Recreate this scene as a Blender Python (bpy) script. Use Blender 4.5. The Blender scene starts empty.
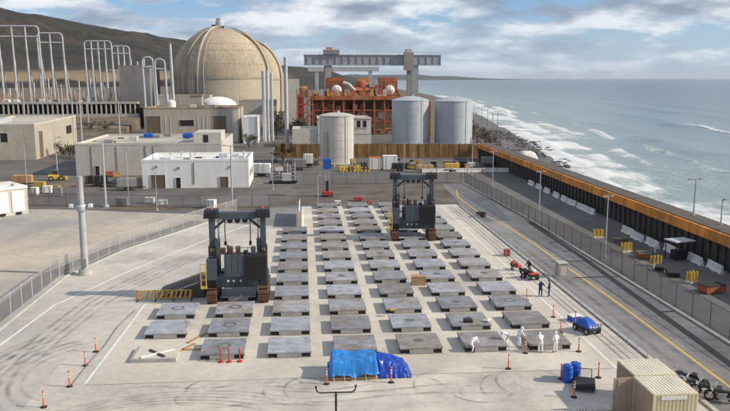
import bpy, math, random
from mathutils import Vector, Matrix, noise
import numpy as np
random.seed(7)
R = math.radians
SC = bpy.context.scene
COL = SC.collection
# ------------------------------------------------------------------ camera
F_PX, YAW, PIT, CH, CX, CY = 756.14, .0826, .1670, 22.3435, 13.8603, -58.5116
cam = bpy.data.cameras.new('camera'); cam.sensor_width = 36; cam.lens = 36*F_PX/730
cam.clip_start = .5; cam.clip_end = 90000
camo = bpy.data.objects.new('camera', cam); COL.objects.link(camo)
camo.location = (CX, CY, CH); camo.rotation_euler = (math.pi/2-PIT, 0, -YAW)
SC.camera = camo
# ------------------------------------------------------------------ world, sun
SUN_EL, SUN_AZ = R(31), R(13)           # azimuth measured from +X (the sea) towards -Y (the viewer)
W = bpy.data.worlds.new('World'); SC.world = W; W.use_nodes = True
wn = W.node_tree.nodes; wl = W.node_tree.links; wn.clear()
def wnode(t, **k):
    n = wn.new(t)
    for a, b in k.items(): setattr(n, a, b)
    return n
def wmath(op, a, b=None):
    n = wnode('ShaderNodeMath', operation=op)
    for i, v in enumerate((a, b)):
        if v is None: continue
        if isinstance(v, (int, float)): n.inputs[i].default_value = v
        else: wl.new(v, n.inputs[i])
    return n.outputs[0]
sky = wnode('ShaderNodeTexSky', sky_type='NISHITA', sun_disc=False, sun_elevation=SUN_EL,
            sun_rotation=R(90)+SUN_AZ, altitude=20, air_density=1.0, dust_density=.7, ozone_density=1.5)
tc = wnode('ShaderNodeTexCoord'); sx = wnode('ShaderNodeSeparateXYZ'); wl.new(tc.outputs['Generated'], sx.inputs[0])
zz = wmath('MAXIMUM', sx.outputs[2], 0.0)
den = wmath('ADD', zz, .22)
cx_ = wmath('DIVIDE', sx.outputs[0], den); cy_ = wmath('DIVIDE', sx.outputs[1], den)
cb = wnode('ShaderNodeCombineXYZ'); wl.new(cx_, cb.inputs[0]); wl.new(cy_, cb.inputs[1])
def wnoise(scale, detail, rough, off, dist=0):
    mp = wnode('ShaderNodeMapping'); mp.inputs['Location'].default_value = off
    wl.new(cb.outputs[0], mp.inputs[0])
    n = wnode('ShaderNodeTexNoise'); n.inputs['Scale'].default_value = scale; n.inputs['Detail'].default_value = detail
    n.inputs['Roughness'].default_value = rough; n.inputs['Distortion'].default_value = dist
    wl.new(mp.outputs[0], n.inputs['Vector']); return n.outputs['Fac']
def wramp(src, stops):
    r = wnode('ShaderNodeValToRGB'); r.color_ramp.elements[0].position = stops[0][0]; r.color_ramp.elements[1].position = stops[-1][0]
    r.color_ramp.elements[0].color = stops[0][1]; r.color_ramp.elements[1].color = stops[-1][1]
    for p, c in stops[1:-1]:
        e = r.color_ramp.elements.new(p); e.color = c
    wl.new(src, r.inputs[0]); return r.outputs[0]
def g4(v): return (v, v, v, 1)
CLOUD_A = wnoise(1.7, 10, .56, (5.3, 1.1, 0), .1)
CLOUD_B = wnoise(2.6, 8, .55, (7.4, 2.2, 3), .1)
mask = wramp(CLOUD_A, [(.43, g4(.02)), (.49, g4(.8)), (.58, g4(1))])
shade = wramp(CLOUD_B, [(.39, (1.9, 2.25, 2.95, 1)), (.49, (3.9, 4.3, 4.9, 1)), (.59, (7.6, 7.7, 7.8, 1))])
mixc = wnode('ShaderNodeMix', data_type='RGBA'); wl.new(mask, mixc.inputs[0]); stn = wnode('ShaderNodeVectorMath', operation='MULTIPLY'); wl.new(sky.outputs[0], stn.inputs[0]); stn.inputs[1].default_value = (.50, .71, 1.04); wl.new(stn.outputs[0], mixc.inputs[6]); wl.new(shade, mixc.inputs[7])
hz = wramp(zz, [(0, g4(.55)), (.09, g4(.12)), (.2, g4(0))])
mixh = wnode('ShaderNodeMix', data_type='RGBA'); wl.new(hz, mixh.inputs[0]); wl.new(mixc.outputs[2], mixh.inputs[6]); mixh.inputs[7].default_value = (4.6, 5.6, 7.0, 1)
bg = wnode('ShaderNodeBackground'); bg.inputs[1].default_value = .1; wl.new(mixh.outputs[2], bg.inputs[0])
wo = wnode('ShaderNodeOutputWorld'); wl.new(bg.outputs[0], wo.inputs[0])
sun = bpy.data.lights.new('sun', 'SUN'); sun.energy = 3.7; sun.angle = R(1.2); sun.color = (1, .895, .745)
suno = bpy.data.objects.new('sun', sun); COL.objects.link(suno); suno.location = (200, -20, 150)
sd = Vector((math.cos(SUN_EL)*math.cos(SUN_AZ), -math.cos(SUN_EL)*math.sin(SUN_AZ), math.sin(SUN_EL)))
suno.rotation_euler = (-sd).to_track_quat('-Z', 'Y').to_euler()
SC.view_settings.view_transform = 'Standard'; SC.view_settings.look = 'None'
SC.view_settings.exposure = .38; SC.view_settings.gamma = 1; SC.view_settings.use_curve_mapping = False
# ------------------------------------------------------------------ measuring: photo pixel -> place
def ray(x, y):
    a = (x-365)/F_PX; b = -(y-205.5)/F_PX
    d = math.cos(PIT)+b*math.sin(PIT); up = -math.sin(PIT)+b*math.cos(PIT)
    return (a*math.cos(YAW)+d*math.sin(YAW), -a*math.sin(YAW)+d*math.cos(YAW), up)
def G(x, y, z=0):
    r = ray(x, y); t = (z-CH)/r[2]; return (CX+r[0]*t, CY+r[1]*t, z)
def AY(x, y, Y):
    r = ray(x, y); t = (Y-CY)/r[1]; return (CX+r[0]*t, Y, CH+r[2]*t)
def AX(x, y, X):
    r = ray(x, y); t = (X-CX)/r[0]; return (X, CY+r[1]*t, CH+r[2]*t)
# ------------------------------------------------------------------ materials
MATS = {}
def mat(key, rgb, rough=.7, metal=0, var=.18, scale=.6, bump=0, bscale=12, streak=0, fine=.06, tint=None, alpha=None, objvar=0):
    if key in MATS: return MATS[key]
    m = bpy.data.materials.new(key); m.use_nodes = True; nt = m.node_tree; n = nt.nodes; l = nt.links
    p = n['Principled BSDF']; p.inputs['Roughness'].default_value = rough; p.inputs['Metallic'].default_value = metal
    geo = n.new('ShaderNodeNewGeometry')
    def nz(sc, det=5, mapping=None):
        t = n.new('ShaderNodeTexNoise'); t.inputs['Scale'].default_value = sc; t.inputs['Detail'].default_value = det; t.inputs['Roughness'].default_value = .6
        if mapping:
            mp = n.new('ShaderNodeMapping'); mp.inputs['Scale'].default_value = mapping; l.new(geo.outputs['Position'], mp.inputs[0]); l.new(mp.outputs[0], t.inputs['Vector'])
        else: l.new(geo.outputs['Position'], t.inputs['Vector'])
        return t.outputs['Fac']
    def mr(src, a, b, lo=.3, hi=.7):
        t = n.new('ShaderNodeMapRange'); l.new(src, t.inputs[0]); t.inputs[1].default_value = lo; t.inputs[2].default_value = hi
        t.inputs[3].default_value = a; t.inputs[4].default_value = b; return t.outputs[0]
    def mul(a, b):
        t = n.new('ShaderNodeMath'); t.operation = 'MULTIPLY'; l.new(a, t.inputs[0]); l.new(b, t.inputs[1]); return t.outputs[0]
    fac = mr(nz(scale), 1-var, 1+var)
    fac = mul(fac, mr(nz(scale*9, 3), 1-fine, 1+fine))
    if streak: fac = mul(fac, mr(nz(1.0, 4, (1.1, 1.1, .07)), 1-streak, 1+streak*.4))
    if objvar:
        oi = n.new('ShaderNodeObjectInfo'); fac = mul(fac, mr(oi.outputs['Random'], 1-objvar, 1+objvar, 0, 1))
    v = n.new('ShaderNodeVectorMath'); v.operation = 'SCALE'; l.new(fac, v.inputs['Scale'])
    if tint:
        mx = n.new('ShaderNodeMix'); mx.data_type = 'RGBA'; tf = mr(nz(scale*.45, 6), 0, 1, .42, .62)
        if objvar:
            oj = n.new('ShaderNodeObjectInfo'); hs = n.new('ShaderNodeTexWhiteNoise'); hs.noise_dimensions = '1D'; l.new(oj.outputs['Random'], hs.inputs['W'])
            ad_ = n.new('ShaderNodeMath'); ad_.operation = 'ADD'; ad_.use_clamp = True; l.new(tf, ad_.inputs[0]); l.new(mr(hs.outputs['Value'], -.75, .75, 0, 1), ad_.inputs[1]); tf = ad_.outputs[0]
        l.new(tf, mx.inputs[0])
        mx.inputs[6].default_value = (*rgb, 1); mx.inputs[7].default_value = (*tint, 1); l.new(mx.outputs[2], v.inputs[0])
    else: v.inputs[0].default_value = rgb
    l.new(v.outputs[0], p.inputs['Base Color'])
    l.new(mr(nz(scale*3), max(0, rough-.1), min(1, rough+.1)), p.inputs['Roughness'])
    if bump:
        b = n.new('ShaderNodeBump'); b.inputs['Strength'].default_value = bump; b.inputs['Distance'].default_value = .05
        l.new(nz(bscale, 6), b.inputs['Height']); l.new(b.outputs[0], p.inputs['Normal'])
    MATS[key] = m; return m
# ground surfaces
M_concrete = mat('concrete', (.60, .55, .465), .85, var=.13, scale=.16, bump=.25, bscale=6, tint=(.46, .425, .365), fine=.08)
M_apron = mat('apron_concrete', (.54, .505, .445), .85, var=.2, scale=.12, bump=.25, bscale=5, tint=(.38, .365, .335), fine=.1)
M_front = mat('front_concrete', (.58, .535, .46), .85, var=.18, scale=.22, bump=.25, bscale=5, tint=(.44, .41, .36), fine=.1)
M_asphalt = mat('asphalt', (.135, .13, .125), .9, var=.25, scale=.09, bump=.4, bscale=9, tint=(.105, .09, .078), fine=.12)
M_road = mat('road_asphalt', (.225, .22, .215), .88, var=.2, scale=.13, bump=.4, bscale=9, tint=(.165, .155, .145), fine=.12)
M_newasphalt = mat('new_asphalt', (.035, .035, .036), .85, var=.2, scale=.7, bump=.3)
M_blueasphalt = mat('patched_asphalt', (.145, .152, .165), .85, var=.2, scale=.3, bump=.3)
M_yard = mat('yard_concrete', (.50, .425, .33), .88, var=.16, scale=.09, bump=.3, bscale=5, tint=(.30, .295, .285), fine=.1)
M_dirt = mat('dirt', (.17, .125, .085), .95, var=.35, scale=.2, bump=.6, bscale=3, tint=(.10, .085, .06), fine=.2)
M_dirt2 = mat('packed_dirt', (.105, .083, .062), .95, var=.35, scale=.22, bump=.6, bscale=3, tint=(.14, .125, .105), fine=.2)
M_scrub = mat('scrub', (.030, .021, .014), .95, var=.8, scale=.02, bump=1, bscale=.12, tint=(.014, .0155, .008), fine=.9)
M_drygrass = mat('dry_grass', (.33, .25, .13), .95, var=.3, scale=.03, tint=(.2, .16, .09), fine=.25)
M_sand = mat('wet_sand', (.13, .112, .092), .55, var=.3, scale=.12, bump=.4, bscale=3, tint=(.075, .068, .06), fine=.2)
M_rock = mat('shore_rock', (.10, .092, .085), .8, var=.4, scale=.4, bump=.6, bscale=4, tint=(.06, .056, .05))
M_line = mat('white_paint', (.72, .71, .68), .7, var=.14, scale=1.2, fine=.14)
M_yline = mat('yellow_paint', (.62, .40, .10), .7, var=.2, scale=1.2, fine=.14)
# things
M_lid = mat('lid_steel', (.305, .315, .35), .5, var=.28, scale=1.1, bump=.2, bscale=8, tint=(.25, .222, .19), fine=.16, objvar=.24)
M_plinth = mat('lid_plinth', (.36, .345, .32), .8, var=.15, scale=.8, streak=.2)
M_vent = mat('vent_black', (.016, .014, .013), .8, var=.2)
M_mark = mat('lid_stain', (.13, .13, .135), .6, var=.4, scale=2)
M_mark2 = mat('lid_scuff', (.42, .42, .43), .6, var=.3, scale=2)
M_kerb = mat('kerb_concrete', (.45, .43, .39), .85, var=.15, scale=.5, bump=.2)
M_dome = mat('dome_concrete', (.45, .37, .26), .85, var=.13, scale=.09, bump=.15, bscale=2, streak=.26, tint=(.40, .335, .24), fine=.05)
M_domerib = mat('dome_buttress', (.36, .305, .22), .85, var=.1, scale=.1, streak=.2)
M_domelow = mat('dome_skirt', (.43, .38, .29), .85, var=.08, scale=.08, streak=.13)
M_beige = mat('beige_wall', (.56, .525, .455), .85, var=.1, scale=.15, streak=.13, fine=.06)
M_beige2 = mat('tan_wall', (.45, .40, .32), .85, var=.12, scale=.15, streak=.15)
M_greywall = mat('grey_wall', (.25, .235, .22), .85, var=.15, scale=.12, streak=.15)
M_white = mat('white_wall', (.80, .79, .75), .75, var=.05, scale=.3, streak=.10, fine=.03)
M_roof = mat('pale_roof', (.50, .455, .375), .9, var=.16, scale=.15, tint=(.40, .365, .31))
M_whiteroof = mat('white_roof', (.74, .73, .70), .8, var=.1, scale=.3)
M_brownroof = mat('brown_roof', (.30, .22, .15), .9, var=.2, scale=.3)
M_door = mat('brown_door', (.15, .105, .065), .7, var=.15)
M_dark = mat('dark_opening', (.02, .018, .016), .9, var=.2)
M_glass = mat('window_glass', (.03, .035, .04), .15, var=.1)
M_galv = mat('galvanised', (.50, .52, .54), .5, metal=.35, var=.12, scale=1)
M_tower = mat('grey_paint_steel', (.46, .475, .49), .55, metal=.1, var=.12, scale=.4)
M_conpole = mat('concrete_pole', (.44, .44, .43), .8, var=.12, scale=1, streak=.15)
M_wire = mat('fence_wire', (.30, .30, .30), .6, metal=.4, var=.1)
M_wiredark = mat('fence_wire_dull', (.16, .155, .15), .7, metal=.2, var=.1)
M_crane = mat('crane_paint', (.035, .042, .05), .55, metal=.1, var=.2, scale=1.2)
M_crane2 = mat('crane_panel', (.07, .085, .10), .55, var=.15, scale=1.2)
M_craneblk = mat('crane_black', (.018, .016, .016), .6, var=.2)
M_track = mat('rusty_track', (.13, .065, .035), .85, var=.35, scale=3, bump=.4)
M_yellow = mat('yellow_steel', (.55, .38, .05), .55, var=.2, scale=2)
M_orange = mat('safety_orange', (.75, .13, .025), .6, var=.15, scale=3)
M_red = mat('red_steel', (.42, .045, .03), .55, var=.2, scale=2)
M_rubber = mat('rubber', (.025, .024, .023), .85, var=.2)
M_seaband = mat('rusty_cap', (.80, .29, .045), .8, var=.3, scale=.25, streak=.4, tint=(.62, .25, .06), fine=.15)
M_pile = mat('sheet_pile', (.058, .049, .042), .8, var=.3, scale=.5, streak=.4)
M_walk = mat('walkway_dark', (.10, .085, .07), .85, var=.3, scale=.5)
M_screen = mat('brown_screen', (.31, .175, .06), .9, var=.25, scale=.3, streak=.35, fine=.12)
M_tank = mat('tank_grey', (.45, .475, .50), .5, metal=.05, var=.06, scale=.2, streak=.14)
M_tankb = mat('tank_beige', (.55, .52, .46), .6, var=.08, scale=.2, streak=.2)
M_turb = mat('turbine_orange', (.40, .10, .036), .7, var=.45, scale=.5, streak=.35, tint=(.34, .17, .075))
M_turb2 = mat('turbine_tan', (.45, .24, .10), .7, var=.3, scale=.4)
M_gantry = mat('gantry_grey', (.33, .345, .355), .6, metal=.1, var=.12, scale=.3, streak=.12)
M_creamwhite = mat('cream_white', (.72, .69, .62), .6, var=.1)
M_tarp = mat('light_blue_tarp', (.025, .21, .58), .45, var=.25, scale=1.2, bump=.35, bscale=3)
M_tarp2 = mat('dark_blue_tarp', (.008, .05, .36), .35, var=.15, scale=1.2, bump=.35, bscale=3)
M_blue = mat('blue_plastic', (.012, .085, .42), .4, var=.1)
M_wood = mat('raw_wood', (.40, .25, .13), .8, var=.25, scale=4, bump=.2)
M_cont = mat('container_cream', (.74, .64, .42), .65, var=.1, scale=.7, streak=.18)
M_controof = mat('container_roof', (.74, .69, .57), .7, var=.12, scale=.8)
M_contdoorshade = mat('container_door_and_shade', (.42, .31, .23), .75, var=.12, scale=1)
M_suit = mat('white_coverall', (.80, .80, .80), .85, var=.05, scale=4, bump=.3, bscale=25)
M_navy = mat('navy_cloth', (.018, .04, .13), .85, var=.2, scale=4)
M_denim = mat('dark_trousers', (.03, .032, .04), .9, var=.2, scale=4)
M_skin = mat('skin', (.45, .25, .17), .6, var=.05)
M_boot = mat('boots', (.03, .025, .02), .7, var=.1)
M_hatw = mat('white_helmet', (.8, .8, .78), .4, var=.03)
M_jersey = mat('jersey_barrier', (.70, .685, .65), .8, var=.12, scale=.8, streak=.2)
M_chrome = mat('chrome', (.6, .6, .6), .2, metal=1, var=.05)
M_tail = mat('lamp_glass', (.7, .7, .66), .3, var=.05)
M_scaf = mat('scaffold_rust', (.36, .09, .035), .7, var=.3, scale=1)
M_pinkpost = mat('faded_red_post', (.55, .22, .14), .7, var=.2, scale=2)
# ------------------------------------------------------------------ mesh builder
class MB:
    def __init__(s): s.v = []; s.f = []; s.mi = []; s.cur = 0
    def add(s, vs, fs):
        b = len(s.v); s.v += [tuple(v) for v in vs]; s.f += [tuple(b+i for i in f) for f in fs]; s.mi += [s.cur]*len(fs); return s
    def box(s, x0, x1, y0, y1, z0, z1, top=0.0):
        t = top
        return s.add([(x0, y0, z0), (x1, y0, z0), (x1, y1, z0), (x0, y1, z0), (x0+t, y0+t, z1), (x1-t, y0+t, z1), (x1-t, y1-t, z1), (x0+t, y1-t, z1)],
                     [(3, 2, 1, 0), (4, 5, 6, 7), (0, 1, 5, 4), (1, 2, 6, 5), (2, 3, 7, 6), (3, 0, 4, 7)])
    def bevbox(s, x0, x1, y0, y1, z0, z1, b):
        s.box(x0, x1, y0, y1, z0, z1-b); s.f.pop(-5); s.mi.pop(-5)
        return s.add([(x0, y0, z1-b), (x1, y0, z1-b), (x1, y1, z1-b), (x0, y1, z1-b), (x0+b, y0+b, z1), (x1-b, y0+b, z1), (x1-b, y1-b, z1), (x0+b, y1-b, z1)],
                     [(4, 5, 6, 7), (0, 1, 5, 4), (1, 2, 6, 5), (2, 3, 7, 6), (3, 0, 4, 7)])
    def obox(s, c, ux, uy, uz, hx, hy, hz):
        c, ux, uy, uz = Vector(c), Vector(ux), Vector(uy), Vector(uz)
        vs = [c+ux*hx*i+uy*hy*j+uz*hz*k for k in (-1, 1) for (i, j) in ((-1, -1), (1, -1), (1, 1), (-1, 1))]
        return s.add(vs, [(3, 2, 1, 0), (4, 5, 6, 7), (0, 1, 5, 4), (1, 2, 6, 5), (2, 3, 7, 6), (3, 0, 4, 7)])
    def bar(s, p0, p1, w, h=None):
        p0, p1 = Vector(p0), Vector(p1); h = h or w; d = (p1-p0); L = d.length; d.normalize()
        up = Vector((0, 0, 1)) if abs(d.z) < .95 else Vector((0, 1, 0))
        a = d.cross(up).normalized(); b = a.cross(d).normalized()
        return s.obox((p0+p1)/2, a, d, b, w/2, L/2, h/2)
    def cyl(s, p0, p1, r0, r1=None, n=10, cap=True):
        p0, p1 = Vector(p0), Vector(p1); r1 = r0 if r1 is None else r1; d = (p1-p0).normalized()
        up = Vector((0, 0, 1)) if abs(d.z) < .95 else Vector((0, 1, 0))
        a = d.cross(up).normalized(); b = a.cross(d)
        vs = [p+(a*math.cos(2*math.pi*i/n)+b*math.sin(2*math.pi*i/n))*r for p, r in ((p0, r0), (p1, r1)) for i in range(n)]
        fs = [(i, i+n, (i+1) % n+n, (i+1) % n) for i in range(n)]
        if cap: fs += [tuple(range(n)), tuple(range(2*n-1, n-1, -1))]
        return s.add(vs, fs)
    def tube(s, pts, r, n=6):
        for a, b in zip(pts, pts[1:]): s.cyl(a, b, r, r, n)
        return s
    def lathe(s, prof, n=48, c=(0, 0, 0), a0=0, a1=2*math.pi):
        full = abs(a1-a0-2*math.pi) < 1e-6; m = n if full else n+1; vs = []; fs = []
        for r, z in prof:
            for i in range(m):
                a = a0+(a1-a0)*i/n; vs.append((c[0]+r*math.cos(a), c[1]+r*math.sin(a), c[2]+z))
        for k in range(len(prof)-1):
            for i in range(n):
                j = (i+1) % m; fs.append((k*m+i, k*m+j, (k+1)*m+j, (k+1)*m+i))
        return s.add(vs, fs)
    def poly(s, pts, z0, z1=None):
        n = len(pts)
        if z1 is None: return s.add([(x, y, z0) for x, y in pts], [tuple(range(n))])
        return s.add([(x, y, z0) for x, y in pts]+[(x, y, z1) for x, y in pts],
                     [tuple(range(n-1, -1, -1)), tuple(range(n, 2*n))]+[(i, (i+1) % n, (i+1) % n+n, i+n) for i in range(n)])
    def strip(s, pts, w, z):
        vs = []; n = len(pts)
        for i, p in enumerate(pts):
            a = Vector(pts[max(0, i-1)][:2]); b = Vector(pts[min(n-1, i+1)][:2]); d = (b-a).normalized(); q = Vector((-d.y, d.x))*w/2; p = Vector(p[:2])
            vs += [(*(p-q), z), (*(p+q), z)]
        return s.add(vs, [(2*i, 2*i+2, 2*i+3, 2*i+1) for i in range(n-1)])
    def prismx(s, prof, x0, x1):   # profile in (y,z), extruded along x
        n = len(prof)
        return s.add([(x0, y, z) for y, z in prof]+[(x1, y, z) for y, z in prof],
                     [tuple(range(n)), tuple(range(2*n-1, n-1, -1))]+[(i, i+n, (i+1) % n+n, (i+1) % n) for i in range(n)])
    def mesh(s, name, mats, smooth=False):
        me = bpy.data.meshes.new(name); me.from_pydata(s.v, [], s.f); me.update()
        for m in (mats if isinstance(mats, (list, tuple)) else [mats]): me.materials.append(m)
        if isinstance(mats, (list, tuple)): me.polygons.foreach_set('material_index', s.mi)
        if smooth: me.polygons.foreach_set('use_smooth', [True]*len(me.polygons))
        import bmesh
        bm = bmesh.new(); bm.from_mesh(me); bmesh.ops.recalc_face_normals(bm, faces=bm.faces); bm.to_mesh(me); bm.free()
        if smooth: me.set_sharp_from_angle(angle=R(40))
        return me
    def build(s, name, mats, parent=None, smooth=False, world=True):
        me = s.mesh(name, mats, smooth); o = bpy.data.objects.new(name, me); COL.objects.link(o)
        if parent:
            o.parent = parent
            if world:
                t = parent
                while t.parent: t = t.parent
                Mi = Matrix.LocRotScale(t.location, t.rotation_euler, None).inverted(); me.transform(Mi)
        return o
def tag(o, label, cat, group=None):
    o['label'] = label; o['category'] = cat
    if group: o['group'] = group
    return o
def struct(o): o['kind'] = 'structure'; return o
def stuff(o): o['kind'] = 'stuff'; return o
def thing(name, label, cat, loc=(0, 0, 0), rz=0, group=None):
    o = bpy.data.objects.new(name, None); COL.objects.link(o); o.empty_display_size = .3
    o.location = loc; o.rotation_euler = (0, 0, rz); return tag(o, label, cat, group)
def copy_tree(o, parent=None):
    c = o.copy(); COL.objects.link(c); c.parent = parent
    for ch in list(o.children): copy_tree(ch, c)
    return c
def place(proto, used, loc, rz, label, group=None):
    o = copy_tree(proto) if used[0] else proto
    used[0] = True; o.location = loc; o.rotation_euler = (0, 0, rz); o['label'] = label
    if group: o['group'] = group
    return o
ORD = ['front', 'second', 'third', 'fourth', 'fifth', 'sixth', 'seventh', 'eighth', 'ninth', 'tenth', 'eleventh', 'twelfth', 'thirteenth', 'fourteenth', 'fifteenth', 'sixteenth', 'seventeenth', 'eighteenth', 'nineteenth', 'twentieth']
ORDN = ['first']+ORD[1:]
def lerp_tab(tab, x):
    return float(np.interp(x, [t[0] for t in tab], [t[1] for t in tab]))
# ------------------------------------------------------------------ setting: land, shore, sea
SHORE = [(-400, 40), (20, 69), (84, 74), (127, 81), (183, 91), (236, 101), (316, 115), (575, 152), (924, 205), (3000, 330), (9000, 930), (60000, 6000)]
EDGE = [(-400, 66.5), (150, 66.5), (200, 74), (320, 90), (575, 128), (924, 184), (3000, 300), (9000, 890), (12000, 1180)]
def shore(y): return lerp_tab(SHORE, y)
def edge(y): return lerp_tab(EDGE, y)
ys = [-140, -60, 0, 60, 100, 150, 170, 200, 240, 280, 320, 400, 480, 575, 700, 924, 1500, 3000, 6000, 9000, 12000]
m = MB()
m.poly([(-6000, ys[0])]+[(edge(y), y) for y in ys]+[(-6000, ys[-1])], -.03)
struct(m.build('ground', M_asphalt))
# beach: slope from the seawall or bluff down below the sea
m = MB(); vs = []; fs = []; nb = 14
yb = list(np.arange(-140, 420, 6.0))+[450, 500, 575, 650, 750, 924, 1500, 3000, 6000, 9000]
for y in yb:
    e, s_ = edge(y)-.3, shore(y)+14
    for k in range(nb):
        t = k/(nb-1); x = e+(s_-e)*t
        z0 = -3.6 if y < 148 else -.3
        z = z0+(-7.6-z0)*t**.9+.5*noise.noise((x*.09, y*.06, 0))*(0 if k == 0 else 1)
        vs.append((x, y, z))
for i in range(len(yb)-1):
    for k in range(nb-1): a = i*nb+k; fs.append((a, a+1, a+nb+1, a+nb))
m.add(vs, fs); struct(m.build('beach', M_sand, smooth=True))
# sea sheet: fine near the shore, out to the horizon
SEA_Z = -6.6
yrow = [-160, -120, -80]+list(np.arange(-50, 150, 1.6))+list(np.arange(150, 420, 2.4))+list(np.arange(420, 1000, 8))+[1050, 1150, 1300, 1500, 1800, 2200, 3000, 4500, 7000, 12000, 20000, 32000, 48000]
dcol = [-14, -10]+list(np.arange(-8, 60, 1.1))+list(np.arange(60, 230, 2.2))+[240, 255, 275, 300, 340, 400, 480, 600, 800, 1100, 1600, 2400, 4000, 7000, 12000, 20000, 34000, 60000]
def sm(a, b, x):
    t = min(1, max(0, (x-a)/(b-a))); return t*t*(3-2*t)
BREAK = [(54, 326, 40, 1.3), (124, 352, 62, 1.4), (36, 600, 110, 2.0), (150, 240, 30, 1.0)]
vs = []; foam = []; off = []
for y in yrow:
    S = shore(y)
    for d in dcol:
        x = S+d; z = SEA_Z; fo = 0
        if d < 400 and y < 1200:
            n1 = noise.noise((x*.018, y*.018, 4.0)); n2 = noise.noise((x*.06, y*.05, 9.0)); n3 = noise.noise((x*.22, y*.2, 1.0))
            amp = sm(400, 120, d)*sm(-8, 25, d)
            ph = (d+14*n1+4*n2)/9.0
            z += amp*((.42+.5*sm(40, 80, d))*(.5+.5*math.sin(ph))**2.2*(1.0+.6*n1)+.10*n2)+.07*n3*sm(220, 60, d)
            ds = d+11*n1+7*n2
            fo = .8*sm(4, -7, ds)*(.65+.7*n2)+.78*sm(36, 18, ds)*sm(-4, 6, ds)*(.62+.8*n2)+.55*sm(72, 36, ds)*sm(16, 34, ds)*(.5+1.0*n1+.5*n2)
            for (db, wd, st) in ((15, 2.4, .5), (27, 2.0, .52), (41, 1.8, .5), (57, 1.4, .42)):   # rolling lines of surf
                gap = .5+1.5*noise.noise((y*.012+db, db*.7, 2.0))+.5*noise.noise((y*.05, db, 6.0))
                if gap > 0: q = (d-db-5*noise.noise((y*.02, db, 8.0))-2*n2)/wd; e = math.exp(-q*q) if q > 0 else math.exp(-(q/2.6)**2); fo += st*min(1, gap*1.6)*e; z += .35*min(1, gap)*math.exp(-q*q)
            for (bd, by, ln, w) in BREAK:
                t = (y-by)/ln
                if abs(t) < 1:
                    q = (d-bd-2.5*math.sin(t*2.1)-1.5*n1)/w
                    if q > -4 and q < 6:
                        e = math.exp(-q*q)*(1-t*t); z += .75*e; fo += 1.25*math.exp(-((q+.7)/1.1)**2)*(1-t*t)**.6
            z += .22*sm(.4, 1.0, fo)*abs(n3)
        vs.append((x, y, z)); foam.append(min(1.3, fo)); off.append(d)
nc = len(dcol); fs = [(i*nc+k, i*nc+k+1, (i+1)*nc+k+1, (i+1)*nc+k) for i in range(len(yrow)-1) for k in range(nc-1)]
me = bpy.data.meshes.new('sea'); me.from_pydata(vs, [], fs); me.update()
me.attributes.new('foam', 'FLOAT', 'POINT').data.foreach_set('value', foam)
me.attributes.new('offshore', 'FLOAT', 'POINT').data.foreach_set('value', off)
me.polygons.foreach_set('use_smooth', [True]*len(me.polygons))
M_sea = bpy.data.materials.new('sea_water'); M_sea.use_nodes = True
nt = M_sea.node_tree; n = nt.nodes; l = nt.links; P = n['Principled BSDF']
at = n.new('ShaderNodeAttribute'); at.attribute_name = 'foam'; ad = n.new('ShaderNodeAttribute'); ad.attribute_name = 'offshore'
geo = n.new('ShaderNodeNewGeometry')
def nz(sc, det, mapping=(1, 1, 1)):
    t = n.new('ShaderNodeTexNoise'); t.inputs['Scale'].default_value = sc; t.inputs['Detail'].default_value = det; t.inputs['Roughness'].default_value = .62
    mp = n.new('ShaderNodeMapping'); mp.inputs['Scale'].default_value = mapping; mp.inputs['Rotation'].default_value = (0, 0, -.2)
    l.new(geo.outputs['Position'], mp.inputs[0]); l.new(mp.outputs[0], t.inputs['Vector']); return t.outputs['Fac']
def mmath(op, a, b):
    t = n.new('ShaderNodeMath'); t.operation = op
    for i, q in enumerate((a, b)):
        if isinstance(q, (int, float)): t.inputs[i].default_value = q
        else: l.new(q, t.inputs[i])
    return t.outputs[0]
def mrange(src, lo, hi, a, b):
    t = n.new('ShaderNodeMapRange'); l.new(src, t.inputs[0])
    for i, q in enumerate((lo, hi, a, b)): t.inputs[i+1].default_value = q
    return t.outputs[0]
nse = mmath('ADD', mmath('MULTIPLY', nz(.22, 8, (1.4, .7, 1)), .62), mmath('MULTIPLY', nz(.9, 5), .38))
fm = mmath('ADD', at.outputs['Fac'], mmath('MULTIPLY', mmath('SUBTRACT', nse, .5), 2.0))
fmask = mrange(fm, .36, .80, 0, 1)
r1 = n.new('ShaderNodeValToRGB'); e = r1.color_ramp.elements
e[0].position = 0; e[0].color = (.27, .295, .27, 1); e[1].position = 1; e[1].color = (.055, .092, .112, 1)
x_ = e.new(.10); x_.color = (.25, .305, .275, 1); x_ = e.new(.28); x_.color = (.165, .22, .212, 1); x_ = e.new(.6); x_.color = (.085, .13, .142, 1)
dd = mmath('ADD', mrange(ad.outputs['Fac'], 0, 700, 0, 1), mmath('MULTIPLY', mmath('SUBTRACT', nz(.012, 5, (1.3, .5, 1)), .5), .16))
l.new(mmath('POWER', dd, .62), r1.inputs[0])
mx = n.new('ShaderNodeMix'); mx.data_type = 'RGBA'; l.new(fmask, mx.inputs[0]); l.new(r1.outputs[0], mx.inputs[6]); mx.inputs[7].default_value = (.70, .71, .70, 1)
l.new(mx.outputs[2], P.inputs['Base Color']); l.new(mrange(fmask, 0, 1, .22, .85), P.inputs['Roughness']); P.inputs['IOR'].default_value = 1.33
b1 = n.new('ShaderNodeBump'); b1.inputs['Strength'].default_value = .55; b1.inputs['Distance'].default_value = .6; l.new(nz(.16, 9, (1.8, .7, 1)), b1.inputs['Height'])
b2 = n.new('ShaderNodeBump'); b2.inputs['Strength'].default_value = .35; b2.inputs['Distance'].default_value = 4; l.new(nz(.018, 6, (1.8, .5, 1)), b2.inputs['Height']); l.new(b1.outputs[0], b2.inputs['Normal'])
l.new(b2.outputs[0], P.inputs['Normal'])
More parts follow.
